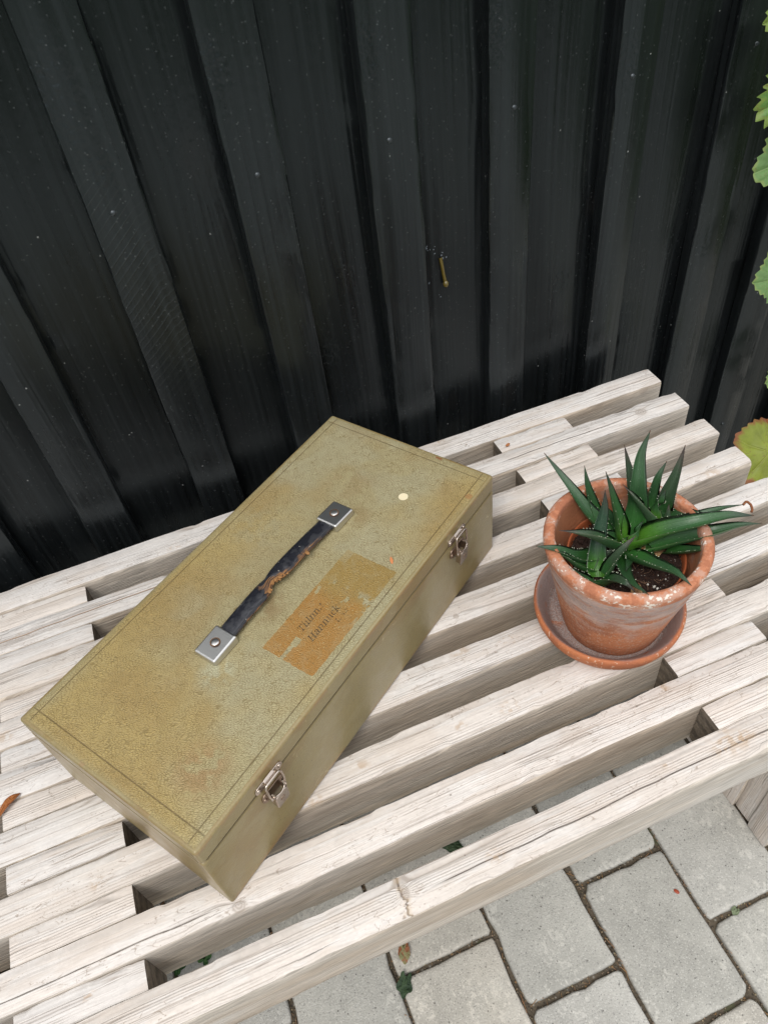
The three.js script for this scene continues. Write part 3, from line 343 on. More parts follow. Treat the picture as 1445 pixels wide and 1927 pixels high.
// strap handle
const steel = std({ color: new THREE.Color(0.64, 0.63, 0.61), metalness: 1, roughness: 0.34 }), rust = std({ color: new THREE.Color(0.16, 0.075, 0.03), roughness: 0.95 });
{
  const strapTex = textures(1024, 160, 0.24, 0.03, (s, t, c) => { // s from the left cap, t across from the front edge
    const n = fbm(s * 130, t * 300, 3), d = (s - 0.103), tr = ss(0.002, -0.002, t - 0.006 * Math.exp(-d * d * 6000) - 0.0012 - 0.005 * fbm(s * 140, t * 120, 3) - (s > 0.1 && s < 0.18 ? 0.0036 : s > 0.04 ? 0.0012 : 0)), hole = ss(1.1, 0.7, Math.hypot((s - 0.092) / 0.009, (t - 0.0095) / 0.0055) + 0.9 * n);
    c[0] = 0.016; c[1] = 0.0175; c[2] = 0.023; c[3] = 0.6 + 0.25 * n; c[4] = 0.27 + 0.15 * n; if (n > 0.12) mix3(c, [0.05, 0.05, 0.055], 0.5 * ss(0.12, 0.3, n)); const a = Math.max(tr * ss(0.02, 0.04, s) * (1 - ss(0.185, 0.2, s)), hole); const st = vn(s * 60, t * 1900); if (a > 0) { mix3(c, st > 0.25 ? [0.3, 0.14, 0.045] : st > -0.25 ? [0.14, 0.075, 0.04] : [0.05, 0.035, 0.028], a); c[3] -= 0.25 * a - 0.2 * st * a; c[4] = mix(c[4], 0.95, a); }
    if (Math.abs(t - 0.0195) < 0.0007 || Math.abs(t - 0.0045) < 0.0006) c[3] -= 0.35; const w = worley(s * 260, t * 260, 2); if (w[2] > 0.965) mix3(c, [0.3, 0.28, 0.24], 1 - ss(0.08, 0.2, w[0]));
  }, true);
  const pos = [], uv = [], idx = [], S0 = 0.158, S1 = 0.378, ns = 90, W = 0.0208, tm = 0.1275; let m = 0;
  for (let j = 0; j <= ns; j++) {
    const s = mix(S0, S1, j / ns), d = s - 0.258, arch = 0.0075 * Math.pow(Math.sin(Math.PI * (s - S0) / (S1 - S0)), 0.8) + 0.0016 - 0.0012 * Math.exp(-d * d * 5000), notch = 0.0062 * Math.exp(-d * d * 9000) + (s > 0.2 && s < 0.33 ? 0.0011 * fbm(s * 260, 2, 3) : 0), sh = 0.0012 * ss(-0.006, 0.006, d);
    const f = tm - W / 2 + notch + sh, b = tm + W / 2 - 0.0012 * Math.exp(-d * d * 20000) + sh; const prof = [[f, 0], [f - 0.0003, 0.0016], [f + 0.0012, 0.0034], [f + 0.004, 0.0046], [f + 0.0062, 0.0043], [(f + b) / 2, 0.0058], [b - 0.0055, 0.0044], [b - 0.0035, 0.0047], [b - 0.001, 0.0034], [b, 0.0016], [b, 0]]; m = prof.length;
    prof.forEach(([t, y], i) => { pos.push(SX(s), CH + arch + y + (i > 1 && i < 9 ? 0.0004 * fbm(s * 120, t * 200, 2) : 0), TZ(t)); uv.push((s - S0) / 0.24, (i / (m - 1) * 0.0235) / 0.03); });
  }
  for (let j = 0; j < ns; j++) for (let i = 0; i < m; i++) { const a = j * m + i, b = j * m + (i + 1) % m; idx.push(a, a + m, b, b, a + m, b + m); }
  const g = new THREE.BufferGeometry(); g.setAttribute('position', new THREE.Float32BufferAttribute(pos, 3)); g.setAttribute('uv', new THREE.Float32BufferAttribute(uv, 2)); g.setIndex(idx); g.computeVertexNormals();
  const strap = part('strap', g, std({ ...strapTex, bumpScale: 0.0012, roughness: 1 }), suitcase); strap.userData.label = 'torn black leather strap handle';
  // frayed edge where the strap is torn
  const fr = [], r = rng(3); for (let i = 0; i < 20; i++) { const s = 0.243 + r() * 0.03 + (i > 14 ? r() * 0.06 : 0), d = s - 0.258, t = tm - W / 2 + 0.0062 * Math.exp(-d * d * 9000) + (r() - 0.3) * 0.002, g2 = new THREE.IcosahedronGeometry(0.0009 + r() * 0.0013, 1); g2.scale(1.5, 0.5, 1); at(g2, SX(s), CH + 0.0115 + r() * 0.0022, TZ(t), r(), r() * 3, r()); fr.push(g2); }
  part('frayed_leather', join(fr), std({ color: new THREE.Color(0.3, 0.15, 0.055), roughness: 1 }), strap);
  for (const [s0, s1, dir] of [[0.1485, 0.1845, -1], [0.3575, 0.3925, 1]]) { // pressed metal end caps
    const g1 = new RoundedBoxGeometry(s1 - s0, 0.0112, 0.0295, 3, 0.0022), p = g1.attributes.position; for (let i = 0; i < p.count; i++) { const x = p.getX(i) * dir, z = p.getZ(i), y = p.getY(i); let f = 1; if (x > 0) f = 1 - 0.1 * (x / 0.018) ** 2; p.setZ(i, z * (y < 0 ? 1.06 : 1) ); p.setY(i, y > 0 ? y - (x > 0.006 ? 0.0022 * ss(0.006, 0.018, x) : 0) - 0.0008 * Math.abs(z / 0.014) ** 3 : y); }
    g1.computeVertexNormals(); g1.translate(SX((s0 + s1) / 2), CH + 0.0056 + 0.0004, TZ(tm)); const cap = part('end_cap', g1, steel, suitcase);
    const rv = new THREE.SphereGeometry(0.0046, 18, 8, 0, 6.3, 0, Math.PI / 2); rv.scale(1, 0.25, 1); rv.translate(SX((s0 + s1) / 2) + dir * -0.0005, CH + 0.0114, TZ(tm)); part('rivet', rv, steel, cap);
    const tr = new THREE.TorusGeometry(0.0049, 0.0006, 6, 24); tr.rotateX(Math.PI / 2); tr.scale(1, 0.6, 1); tr.translate(SX((s0 + s1) / 2) + dir * -0.0005, CH + 0.0114, TZ(tm)); part('rust_ring', tr, rust, cap);
  }
}
// toggle latches on the front face
{
  const nickel = std({ color: new THREE.Color(0.55, 0.47, 0.41), metalness: 1, roughness: 0.27 }), dull = std({ color: new THREE.Color(0.36, 0.27, 0.21), metalness: 1, roughness: 0.4 });
  const plate = (w, h, r, d) => { const s = new THREE.Shape(); s.moveTo(-w / 2 + r, -h / 2); s.lineTo(w / 2 - r, -h / 2); s.absarc(w / 2 - r, -h / 2 + r, r, -Math.PI / 2, 0); s.lineTo(w / 2, h / 2 - r); s.absarc(w / 2 - r, h / 2 - r, r, 0, Math.PI / 2); s.lineTo(-w / 2 + r, h / 2); s.absarc(-w / 2 + r, h / 2 - r, r, Math.PI / 2, Math.PI); s.lineTo(-w / 2, -h / 2 + r); s.absarc(-w / 2 + r, -h / 2 + r, r, Math.PI, Math.PI * 1.5); return new THREE.ExtrudeGeometry(s, { depth: d, bevelEnabled: true, bevelSize: 0.0004, bevelThickness: 0.0004, bevelSegments: 2, curveSegments: 8 }); };
  const dome = (x, y, z, r = 0.0022) => { const g = new THREE.SphereGeometry(r, 12, 6, 0, 6.3, 0, Math.PI / 2); g.scale(1, 0.65, 1); g.rotateX(Math.PI / 2); g.translate(x, y, z); return g; };
  for (const s of [0.0915, 0.437]) {
    const L = new THREE.Group(); L.name = 'latch'; L.position.set(SX(s), CH - CSEAM + 0.001, CW / 2); L.scale.setScalar(1.1); suitcase.add(L);
    part('strike_plate', join([plate(0.0335, 0.0088, 0.0042, 0.0008).translate(0, 0.0045, 0.0003), dome(-0.0135, 0.0045, 0.0014), dome(0.0135, 0.0045, 0.0014)]), nickel, L);
    part('hook', join([at(plate(0.012, 0.006, 0.0015, 0.001), 0, 0.0075, 0.003, -0.9), wire([[-0.007, 0.008, 0.002], [-0.007, 0.0085, 0.0055], [0.007, 0.0085, 0.0055], [0.007, 0.008, 0.002]], 0.0011, 24)]), nickel, L);
    part('base_plate', join([plate(0.0285, 0.0125, 0.005, 0.0008).translate(0, -0.0165, 0.0003), dome(-0.0118, -0.0172, 0.0014), dome(0.0118, -0.0172, 0.0014), at(new THREE.BoxGeometry(0.0008, 0.011, 0.0085), -0.0068, -0.0155, 0.0048), at(new THREE.BoxGeometry(0.0008, 0.011, 0.0085), 0.0068, -0.0155, 0.0048)]), dull, L);
    part('bail', wire([[-0.0085, -0.0155, 0.0065], [-0.0098, -0.006, 0.0072], [-0.0098, 0.0065, 0.0068], [-0.0075, 0.0098, 0.0064], [0.0075, 0.0098, 0.0064], [0.0098, 0.0065, 0.0068], [0.0098, -0.006, 0.0072], [0.0085, -0.0155, 0.0065]], 0.00125, 60), nickel, L);
    const lev = join([at(plate(0.0145, 0.0215, 0.0022, 0.0008), 0, -0.0245, 0.0085, 0.1), at(new THREE.BoxGeometry(0.0009, 0.021, 0.005), -0.0075, -0.0205, 0.0068, 0.1), at(new THREE.BoxGeometry(0.0009, 0.021, 0.005), 0.0075, -0.0205, 0.0068, 0.1), wire([[-0.0075, -0.006, 0.007], [-0.006, -0.0115, 0.0095], [0, -0.0128, 0.0105], [0.006, -0.0115, 0.0095], [0.0075, -0.006, 0.007]], 0.0009, 24), dome(-0.0085, -0.0148, 0.0075, 0.0018), dome(0.0085, -0.0148, 0.0075, 0.0018)]);
    const lv = part('lever', lev, nickel, L);
    const em = [at(new THREE.TorusGeometry(0.0026, 0.00035, 5, 20), 0, -0.0238, 0.0098, 0.1), wire([[0.0013, -0.0228, 0.0098], [-0.001, -0.0226, 0.0098], [-0.0008, -0.0238, 0.0099], [0.001, -0.024, 0.0099], [0.0008, -0.025, 0.01], [-0.0014, -0.0249, 0.01]], 0.0003, 20), at(new THREE.BoxGeometry(0.0035, 0.0005, 0.0006), 0, -0.0288, 0.0104)];
    part('stamped_mark', join(em), dull, lv);
  }
}

// ---------------------------------------------------------------- terracotta pot, saucer, inner pot, soil
const PC = [0.3665, 0.397], PB = TOPY + 0.0075;
function lathe(prof, seg, wob = 0) { const g = new THREE.LatheGeometry(prof.map(([r, y]) => new THREE.Vector2(r, y)), seg); let acc = 0; const arc = prof.map((p, i) => { if (i) acc += Math.hypot(p[0] - prof[i - 1][0], p[1] - prof[i - 1][1]); return acc; }); const p = g.attributes.position, uv = g.attributes.uv; for (let i = 0; i < p.count; i++) { const j = i % prof.length; uv.setY(i, arc[j] / acc); if (wob) { const a = Math.floor(i / prof.length) / seg * Math.PI * 2, cx = Math.cos(a), sx = Math.sin(a), q = 1 + wob * fbm(cx * 2.2 + 5, sx * 2.2 + arc[j] * 18, 3); p.setX(i, p.getX(i) * q); p.setZ(i, p.getZ(i) * q); p.setY(i, p.getY(i) + wob * 0.05 * fbm(cx * 3 + 9, sx * 3 + 2, 2) * (prof[j][1] > 0.1 ? 1 : 0)); } } g.computeVertexNormals(); return g; }
const potProf = [[0, 0.004], [0.05, 0.004], [0.0555, 0.0005], [0.0575, 0.0015], [0.0588, 0.006], [0.0628, 0.025], [0.0683, 0.05], [0.0738, 0.075], [0.0793, 0.1], [0.0838, 0.1205], [0.0856, 0.129], [0.0868, 0.1345], [0.0876, 0.1385], [0.0884, 0.1425], [0.0885, 0.1455], [0.0872, 0.1485], [0.0845, 0.1505], [0.0805, 0.1508], [0.0775, 0.15], [0.0761, 0.1478], [0.0752, 0.142], [0.0735, 0.125], [0.0695, 0.1], [0.066, 0.075], [0.062, 0.05], [0.056, 0.02], [0.052, 0.012], [0, 0.012]];
const potLen = (() => { let a = 0; return potProf.map((p, i) => { if (i) a += Math.hypot(p[0] - potProf[i - 1][0], p[1] - potProf[i - 1][1]); return a; }); })();
const clayTex = textures(1024, 1024, Math.PI * 2, potLen[potLen.length - 1], (a, v, c) => {
  let j = 1; while (j < potLen.length - 1 && potLen[j] < v) j++; const tt = (v - potLen[j - 1]) / (potLen[j] - potLen[j - 1]), y = mix(potProf[j - 1][1], potProf[j][1], tt), out = v < potLen[15], rim = v >= potLen[11] && v <= potLen[20];
  const ca = Math.cos(a) * 3.2, sa = Math.sin(a) * 3.2, q3 = (k, o, kv = k) => { const one = (b) => fbm(b * 3.2 * k + o, v * 36 * kv + o * 0.7, 4); const w = ss(5.9, 6.2832, a); return w > 0 ? mix(one(a), one(a - Math.PI * 2), w) : one(a); }, n = q3(0.8, 3), f = q3(14, 1), hz = vn(v * 420 + 2 * vn(ca, sa), ca * 0.8);
  c[0] = 0.44; c[1] = 0.162; c[2] = 0.072; mix3(c, [0.34, 0.125, 0.06], ss(0, 0.35, n)); const k = 1 + 0.12 * f + 0.05 * hz; c[0] *= k; c[1] *= k; c[2] *= k; c[3] = 0.5 + 0.3 * f + 0.12 * hz;
  if (out && !rim) { // lime bloom below the rim, ragged and streaked
    const up = ss(0.05, 0.11, y + 0.028 * fbm(ca * 1.6 + 9, sa * 1.6 + 2, 3)), q = up * ss(-0.5, 0.3, q3(1.1, 20, 3.2) + 0.2 * hz + 0.12 * f); mix3(c, [0.46, 0.38, 0.355], 0.78 * q); const drk = ss(0.05, 0.3, q3(0.9, 41, 1.6)) * up; mix3(c, [0.25, 0.2, 0.19], 0.4 * drk);
    const sp = q3(12, 4); if (sp > 0.24) mix3(c, [0.5, 0.33, 0.24], 0.5 * ss(0.24, 0.34, sp)); if (hz > 0.4 && y < 0.08) mix3(c, [0.3, 0.1, 0.045], 0.35);
  }
  if (rim) { const cr = q3(2.2, 2), sp = q3(11, 6); mix3(c, [0.52, 0.215, 0.12], 0.6); if (cr > 0.02) mix3(c, [0.5, 0.3, 0.225], 0.75 * ss(-0.1, 0.2, cr + 0.8 * sp)); mix3(c, [0.3, 0.1, 0.05], 0.5 * ss(0.08, 0.3, -cr + 0.4 * sp)); const edge = 0.24 * Math.exp(-(((v - potLen[13]) / 0.003) ** 2)) + 0.12 * Math.exp(-(((v - potLen[18]) / 0.003) ** 2)); if (cr * 0.8 + sp * 0.75 + edge > 0.5) { const q = ss(0.5, 0.58, cr * 0.8 + sp * 0.75 + edge); mix3(c, [0.78, 0.72, 0.64], 0.85 * q); c[3] += 0.3 * q; } }
  if (!out && !rim) { mix3(c, [0.42, 0.165, 0.075], 0.6); const q = q3(1.2, 50); if (q > 0.05) mix3(c, [0.36, 0.24, 0.19], 0.5 * ss(0.05, 0.35, q)); }
});
const clayMat = std({ ...clayTex, bumpScale: 0.001, roughness: 0.88 });
{ const o = thing('flower_pot', 'old terracotta flower pot with white lime bloom holding the aloe', 'flower pot', [PC[0], PB, PC[1]]); part('pot_body', lathe(potProf, 128, 0.012).rotateY(Math.PI), clayMat, o); }
{
  const sp = [[0, 0.0], [0.06, 0], [0.067, 0.0005], [0.0725, 0.002], [0.0795, 0.0065], [0.0842, 0.0125], [0.0868, 0.019], [0.0881, 0.025], [0.0885, 0.0295], [0.0872, 0.0326], [0.0852, 0.033], [0.0832, 0.0315], [0.0805, 0.028], [0.0768, 0.0225], [0.072, 0.0148], [0.0688, 0.0098], [0.0655, 0.0078], [0.06, 0.0072], [0, 0.0072]]; let tl = 0; for (let i = 1; i < sp.length; i++) tl += Math.hypot(sp[i][0] - sp[i - 1][0], sp[i][1] - sp[i - 1][1]); let bo = 0; for (let i = 1; i < 11; i++) bo += Math.hypot(sp[i][0] - sp[i - 1][0], sp[i][1] - sp[i - 1][1]);
  const saucerTex = textures(1024, 512, Math.PI * 2, tl, (a, v, c) => {
    const ca = Math.cos(a) * 3, sa = Math.sin(a) * 3, n = fbm(a * 2.4, v * 30, 4), f = fbm(a * 45, v * 500, 3); c[0] = 0.47; c[1] = 0.158; c[2] = 0.062; if (n > 0) mix3(c, [0.36, 0.12, 0.055], ss(0, 0.4, n)); const k = 1 + 0.12 * f; c[0] *= k; c[1] *= k; c[2] *= k; c[3] = 0.5 + 0.3 * f;
    if (v > bo - 0.001) { const q = ss(bo - 0.001, bo + 0.004, v + 0.004 * n) * ss(-0.75, -0.3, fbm(a * 5, v * 60, 3)); mix3(c, [0.3, 0.255, 0.245], 0.85 * q); if (v > bo + 0.024) { const w = worley(a * 75, v * 900, 3); mix3(c, w[2] > 0.6 ? [0.42, 0.4, 0.38] : w[2] > 0.3 ? [0.16, 0.11, 0.09] : [0.3, 0.15, 0.1], 0.8 * (1 - ss(0.2, 0.6, w[0]))); c[3] += 0.3 * w[2]; } }
    else if (vn(a * 45, v * 500) > 0.85) mix3(c, [0.7, 0.6, 0.5], 0.7);
  });
  const o = thing('plant_saucer', 'round orange terracotta saucer with grey residue under the flower pot', 'saucer', [0.3648, TOPY - 0.0006, 0.3895]); part('saucer_dish', lathe(sp, 128, 0.006).rotateY(Math.PI), std({ ...saucerTex, bumpScale: 0.0008, roughness: 0.72 }), o);
  const r = rng(12), bits = []; for (let i = 0; i < 420; i++) { const a = r() * 6.283, d = 0.052 + r() * 0.0175, g = new THREE.TetrahedronGeometry(0.0003 + 0.0007 * r() * r()); at(g, Math.cos(a) * d, 0.0079 + (d > 0.066 ? (d - 0.066) * 0.55 : 0), Math.sin(a) * d, r() * 3, r() * 3, r() * 3); bits.push(g); } const m = part('grit', join(bits), std({ color: new THREE.Color(0.3, 0.22, 0.19), roughness: 1 }), o); m.userData.kind = 'stuff';
}
const IP = [0.3712, 0.395];
{
  const o = thing('nursery_pot', 'thin orange inner plant pot full of dark soil inside the flower pot', 'plant pot', [IP[0], TOPY + 0.02, IP[1]]);
  part('pot_wall', lathe([[0, 0.001], [0.047, 0.001], [0.0485, 0.003], [0.0615, 0.096], [0.0635, 0.098], [0.0642, 0.1005], [0.0632, 0.102], [0.0618, 0.101], [0.0608, 0.097], [0.0475, 0.004], [0, 0.003]], 72), std({ color: new THREE.Color(0.36, 0.095, 0.035), roughness: 0.5 }), o);
  const sg = new THREE.CircleGeometry(0.0612, 96), ring = new THREE.RingGeometry(0, 0.0606, 96, 40); ring.rotateX(-Math.PI / 2); const p = ring.attributes.position; for (let i = 0; i < p.count; i++) { const x = p.getX(i), z = p.getZ(i); p.setY(i, 0.0905 + 0.004 * fbm(x * 60, z * 60, 4) + 0.0018 * vn(x * 420, z * 420)); } ring.computeVertexNormals(); planarUV(ring, (x) => x * 8, (x, y, z) => z * 8); sg.dispose();
  const peat = textures(512, 512, 0.125, 0.125, (x, y, c) => { const w = worley(x * 520, y * 520, 5), n = fbm(x * 90, y * 90, 3); c[0] = 0.026 + 0.014 * n; c[1] = 0.011 + 0.006 * n; c[2] = 0.0065 + 0.003 * n; if (w[2] > 0.85) mix3(c, [0.08, 0.032, 0.016], 1 - ss(0.2, 0.5, w[0])); if (w[2] < 0.03) mix3(c, [0.45, 0.42, 0.38], 1 - ss(0.1, 0.35, w[0])); c[3] = 0.5 + 0.4 * n + 0.3 * w[0]; });
  const soil = part('soil', ring, std({ ...peat, bumpScale: 0.003, roughness: 1 }), o);
  const r = rng(31), dark = [], pale = [], fib = [];
  for (let i = 0; i < 460; i++) { const a = r() * 6.283, d = 0.06 * Math.sqrt(r()), g = new THREE.DodecahedronGeometry(0.0007 + 0.0019 * r() * r()); g.scale(1, 0.7, 1.3); at(g, Math.cos(a) * d, 0.0915 + r() * 0.003, Math.sin(a) * d, r() * 3, r() * 3, r()); dark.push(g); }
  for (let i = 0; i < 26; i++) { const a = r() * 6.283, d = 0.057 * Math.sqrt(r()), g = new THREE.IcosahedronGeometry(0.0008 + 0.0013 * r() * r(), 1); at(g, Math.cos(a) * d, 0.0935 + r() * 0.001, Math.sin(a) * d, r() * 3, r() * 3); pale.push(g); }
  for (const [x, z, q] of [[-0.055, -0.022, 0.0027], [-0.022, 0.053, 0.0042], [0.004, 0.048, 0.002], [-0.028, 0.05, 0.003]]) { const g = new THREE.IcosahedronGeometry(q, 1); g.scale(1, 0.7, 1.2); at(g, x, 0.0945, z, r() * 3, r() * 3); pale.push(g); }
  for (let i = 0; i < 30; i++) { const a = r() * 6.283, d = 0.05 * Math.sqrt(r()), x = Math.cos(a) * d, z = Math.sin(a) * d, t = r() * 6.28, l = 0.006 + 0.01 * r(), y = 0.0935; fib.push(wire([[x, y, z], [x + Math.cos(t) * l * 0.5, y + 0.002 * r(), z + Math.sin(t) * l * 0.5 + 0.003], [x + Math.cos(t) * l, y + 0.001, z + Math.sin(t) * l]], 0.00022, 8)); }
  for (const [n, l, col] of [['soil_crumbs', dark, [0.024, 0.0095, 0.0055]], ['perlite', pale, [0.62, 0.58, 0.52]], ['root_fibres', fib, [0.22, 0.13, 0.08]]]) { const m = part(n, join(l), std({ color: new THREE.Color(...col), roughness: 1 }), soil); m.userData.kind = 'stuff'; }
}

// ---------------------------------------------------------------- aloe
const leaves = [
  ['A', 0.021, [0.3794, 0.5680, 0.3707], [0.3559, 0.5940, 0.3451], [0.3454, 0.6160, 0.3139], [0.3381, 0.6320, 0.2669]],
  ['A', 0.0145, [0.3677, 0.5750, 0.3473], [0.3635, 0.6000, 0.3341], [0.3606, 0.6220, 0.3238], [0.3621, 0.6400, 0.3128]],
  ['G', 0.020, [0.3773, 0.5750, 0.3817], [0.3748, 0.6000, 0.3716], [0.3682, 0.6320, 0.3616], [0.3631, 0.6620, 0.3492]],
  ['A', 0.025, [0.3889, 0.5720, 0.3793], [0.3958, 0.6050, 0.3695], [0.3967, 0.6400, 0.3626], [0.4053, 0.6680, 0.3490], [0.4187, 0.6900, 0.3410]],
  ['R', 0.014, [0.4053, 0.5900, 0.3569], [0.4012, 0.6220, 0.3494], [0.4006, 0.6450, 0.3379], [0.4009, 0.6650, 0.3258]],
  ['R', 0.019, [0.4204, 0.5800, 0.3870], [0.4059, 0.6040, 0.3808], [0.3910, 0.6280, 0.3690], [0.3825, 0.6400, 0.3561]],
  ['A', 0.0165, [0.4153, 0.5850, 0.3660], [0.4214, 0.6060, 0.3609], [0.4267, 0.6300, 0.3577], [0.4393, 0.6460, 0.3527]],
  ['R', 0.019, [0.4258, 0.5850, 0.3750], [0.4318, 0.6120, 0.3727], [0.4419, 0.6400, 0.3677], [0.4544, 0.6680, 0.3580]],
  ['G', 0.017, [0.4179, 0.5900, 0.3761], [0.4215, 0.6080, 0.3749], [0.4289, 0.6220, 0.3711]],
  ['A', 0.014, [0.4088, 0.5780, 0.3863], [0.4414, 0.6040, 0.4049], [0.4681, 0.6120, 0.4119], [0.5018, 0.6060, 0.4147]],
  ['G', 0.0265, [0.3792, 0.5740, 0.3852], [0.4006, 0.6000, 0.4020], [0.4330, 0.6180, 0.4209], [0.4673, 0.6180, 0.4281], [0.4950, 0.6120, 0.4359]],
  ['A', 0.024, [0.3854, 0.5720, 0.3967], [0.4136, 0.5880, 0.4106], [0.4463, 0.6080, 0.4328], [0.4744, 0.6100, 0.4388], [0.5016, 0.6040, 0.4440]],
  ['A', 0.013, [0.4147, 0.5660, 0.4057], [0.4227, 0.5860, 0.4284], [0.4273, 0.6010, 0.4441], [0.4361, 0.6030, 0.4543]],
  ['R', 0.016, [0.4262, 0.5800, 0.3738], [0.4376, 0.6000, 0.3910], [0.4468, 0.6110, 0.4094], [0.4566, 0.6110, 0.4210]],
  ['R', 0.009, [0.4250, 0.5900, 0.3904], [0.4261, 0.6000, 0.3869], [0.4272, 0.6120, 0.3830]],
  ['A', 0.020, [0.3711, 0.5740, 0.3932], [0.3721, 0.5980, 0.4338], [0.3772, 0.6120, 0.4637], [0.3810, 0.6120, 0.4841]],
  ['A', 0.012, [0.3923, 0.5720, 0.3967], [0.3832, 0.5860, 0.4220], [0.3820, 0.5940, 0.4445]],
  ['R', 0.018, [0.3670, 0.5800, 0.3899], [0.3252, 0.6300, 0.4009], [0.3036, 0.6440, 0.3980], [0.2860, 0.6450, 0.3869]],
  ['A', 0.019, [0.3456, 0.5680, 0.3836], [0.3140, 0.5900, 0.3897], [0.2890, 0.6090, 0.3831], [0.2699, 0.6120, 0.3714]],
  ['A', 0.013, [0.3292, 0.5680, 0.3990], [0.3071, 0.5900, 0.3960], [0.2928, 0.6050, 0.3894], [0.2838, 0.6070, 0.3836]],
  ['P', 0.021, [0.3245, 0.5720, 0.4108], [0.3303, 0.5880, 0.3976], [0.3398, 0.6120, 0.3832], [0.3489, 0.6360, 0.3736], [0.3520, 0.6550, 0.3668]],
  ['R', 0.015, [0.3281, 0.5780, 0.4154], [0.3346, 0.6000, 0.4171], [0.3454, 0.6180, 0.4182], [0.3606, 0.6280, 0.4159]],
  ['R', 0.016, [0.3198, 0.5740, 0.4190], [0.3018, 0.5920, 0.4177], [0.2911, 0.6050, 0.4131], [0.2882, 0.6080, 0.4072]],
  ['R', 0.015, [0.3209, 0.5760, 0.4189], [0.3261, 0.5940, 0.4314], [0.3303, 0.6030, 0.4478], [0.3364, 0.5960, 0.4580]],
  ['A', 0.017, [0.3708, 0.5680, 0.3909], [0.3502, 0.5840, 0.4186], [0.3365, 0.6030, 0.4508], [0.3381, 0.6110, 0.4750]],
  ['A', 0.020, [0.3807, 0.5700, 0.3839], [0.3581, 0.5840, 0.3737], [0.3332, 0.5900, 0.3800]],
  ['G', 0.010, [0.3815, 0.580, 0.3885], [0.3870, 0.594, 0.3868], [0.3950, 0.603, 0.3850]],
  ['A', 0.015, [0.3950, 0.570, 0.3800], [0.4230, 0.590, 0.3960], [0.4520, 0.603, 0.4090], [0.4720, 0.603, 0.4170]],
  ['A', 0.013, [0.3840, 0.568, 0.3920], [0.3640, 0.582, 0.4110], [0.3480, 0.588, 0.4260]],
  ['R', 0.012, [0.3280, 0.570, 0.4060], [0.3420, 0.586, 0.3980], [0.3560, 0.592, 0.3960]],
  ['A', 0.014, [0.3850, 0.570, 0.3720], [0.3740, 0.592, 0.3560], [0.3690, 0.606, 0.3420]],
  ['R', 0.012, [0.4180, 0.575, 0.3700], [0.4120, 0.598, 0.3580], [0.4140, 0.616, 0.3500]],
];
const aloe = thing('aloe_plant', 'dark green aloe with pointed spiny leaves growing in the flower pot', 'succulent', [0.3848, 0.56, 0.3786]);
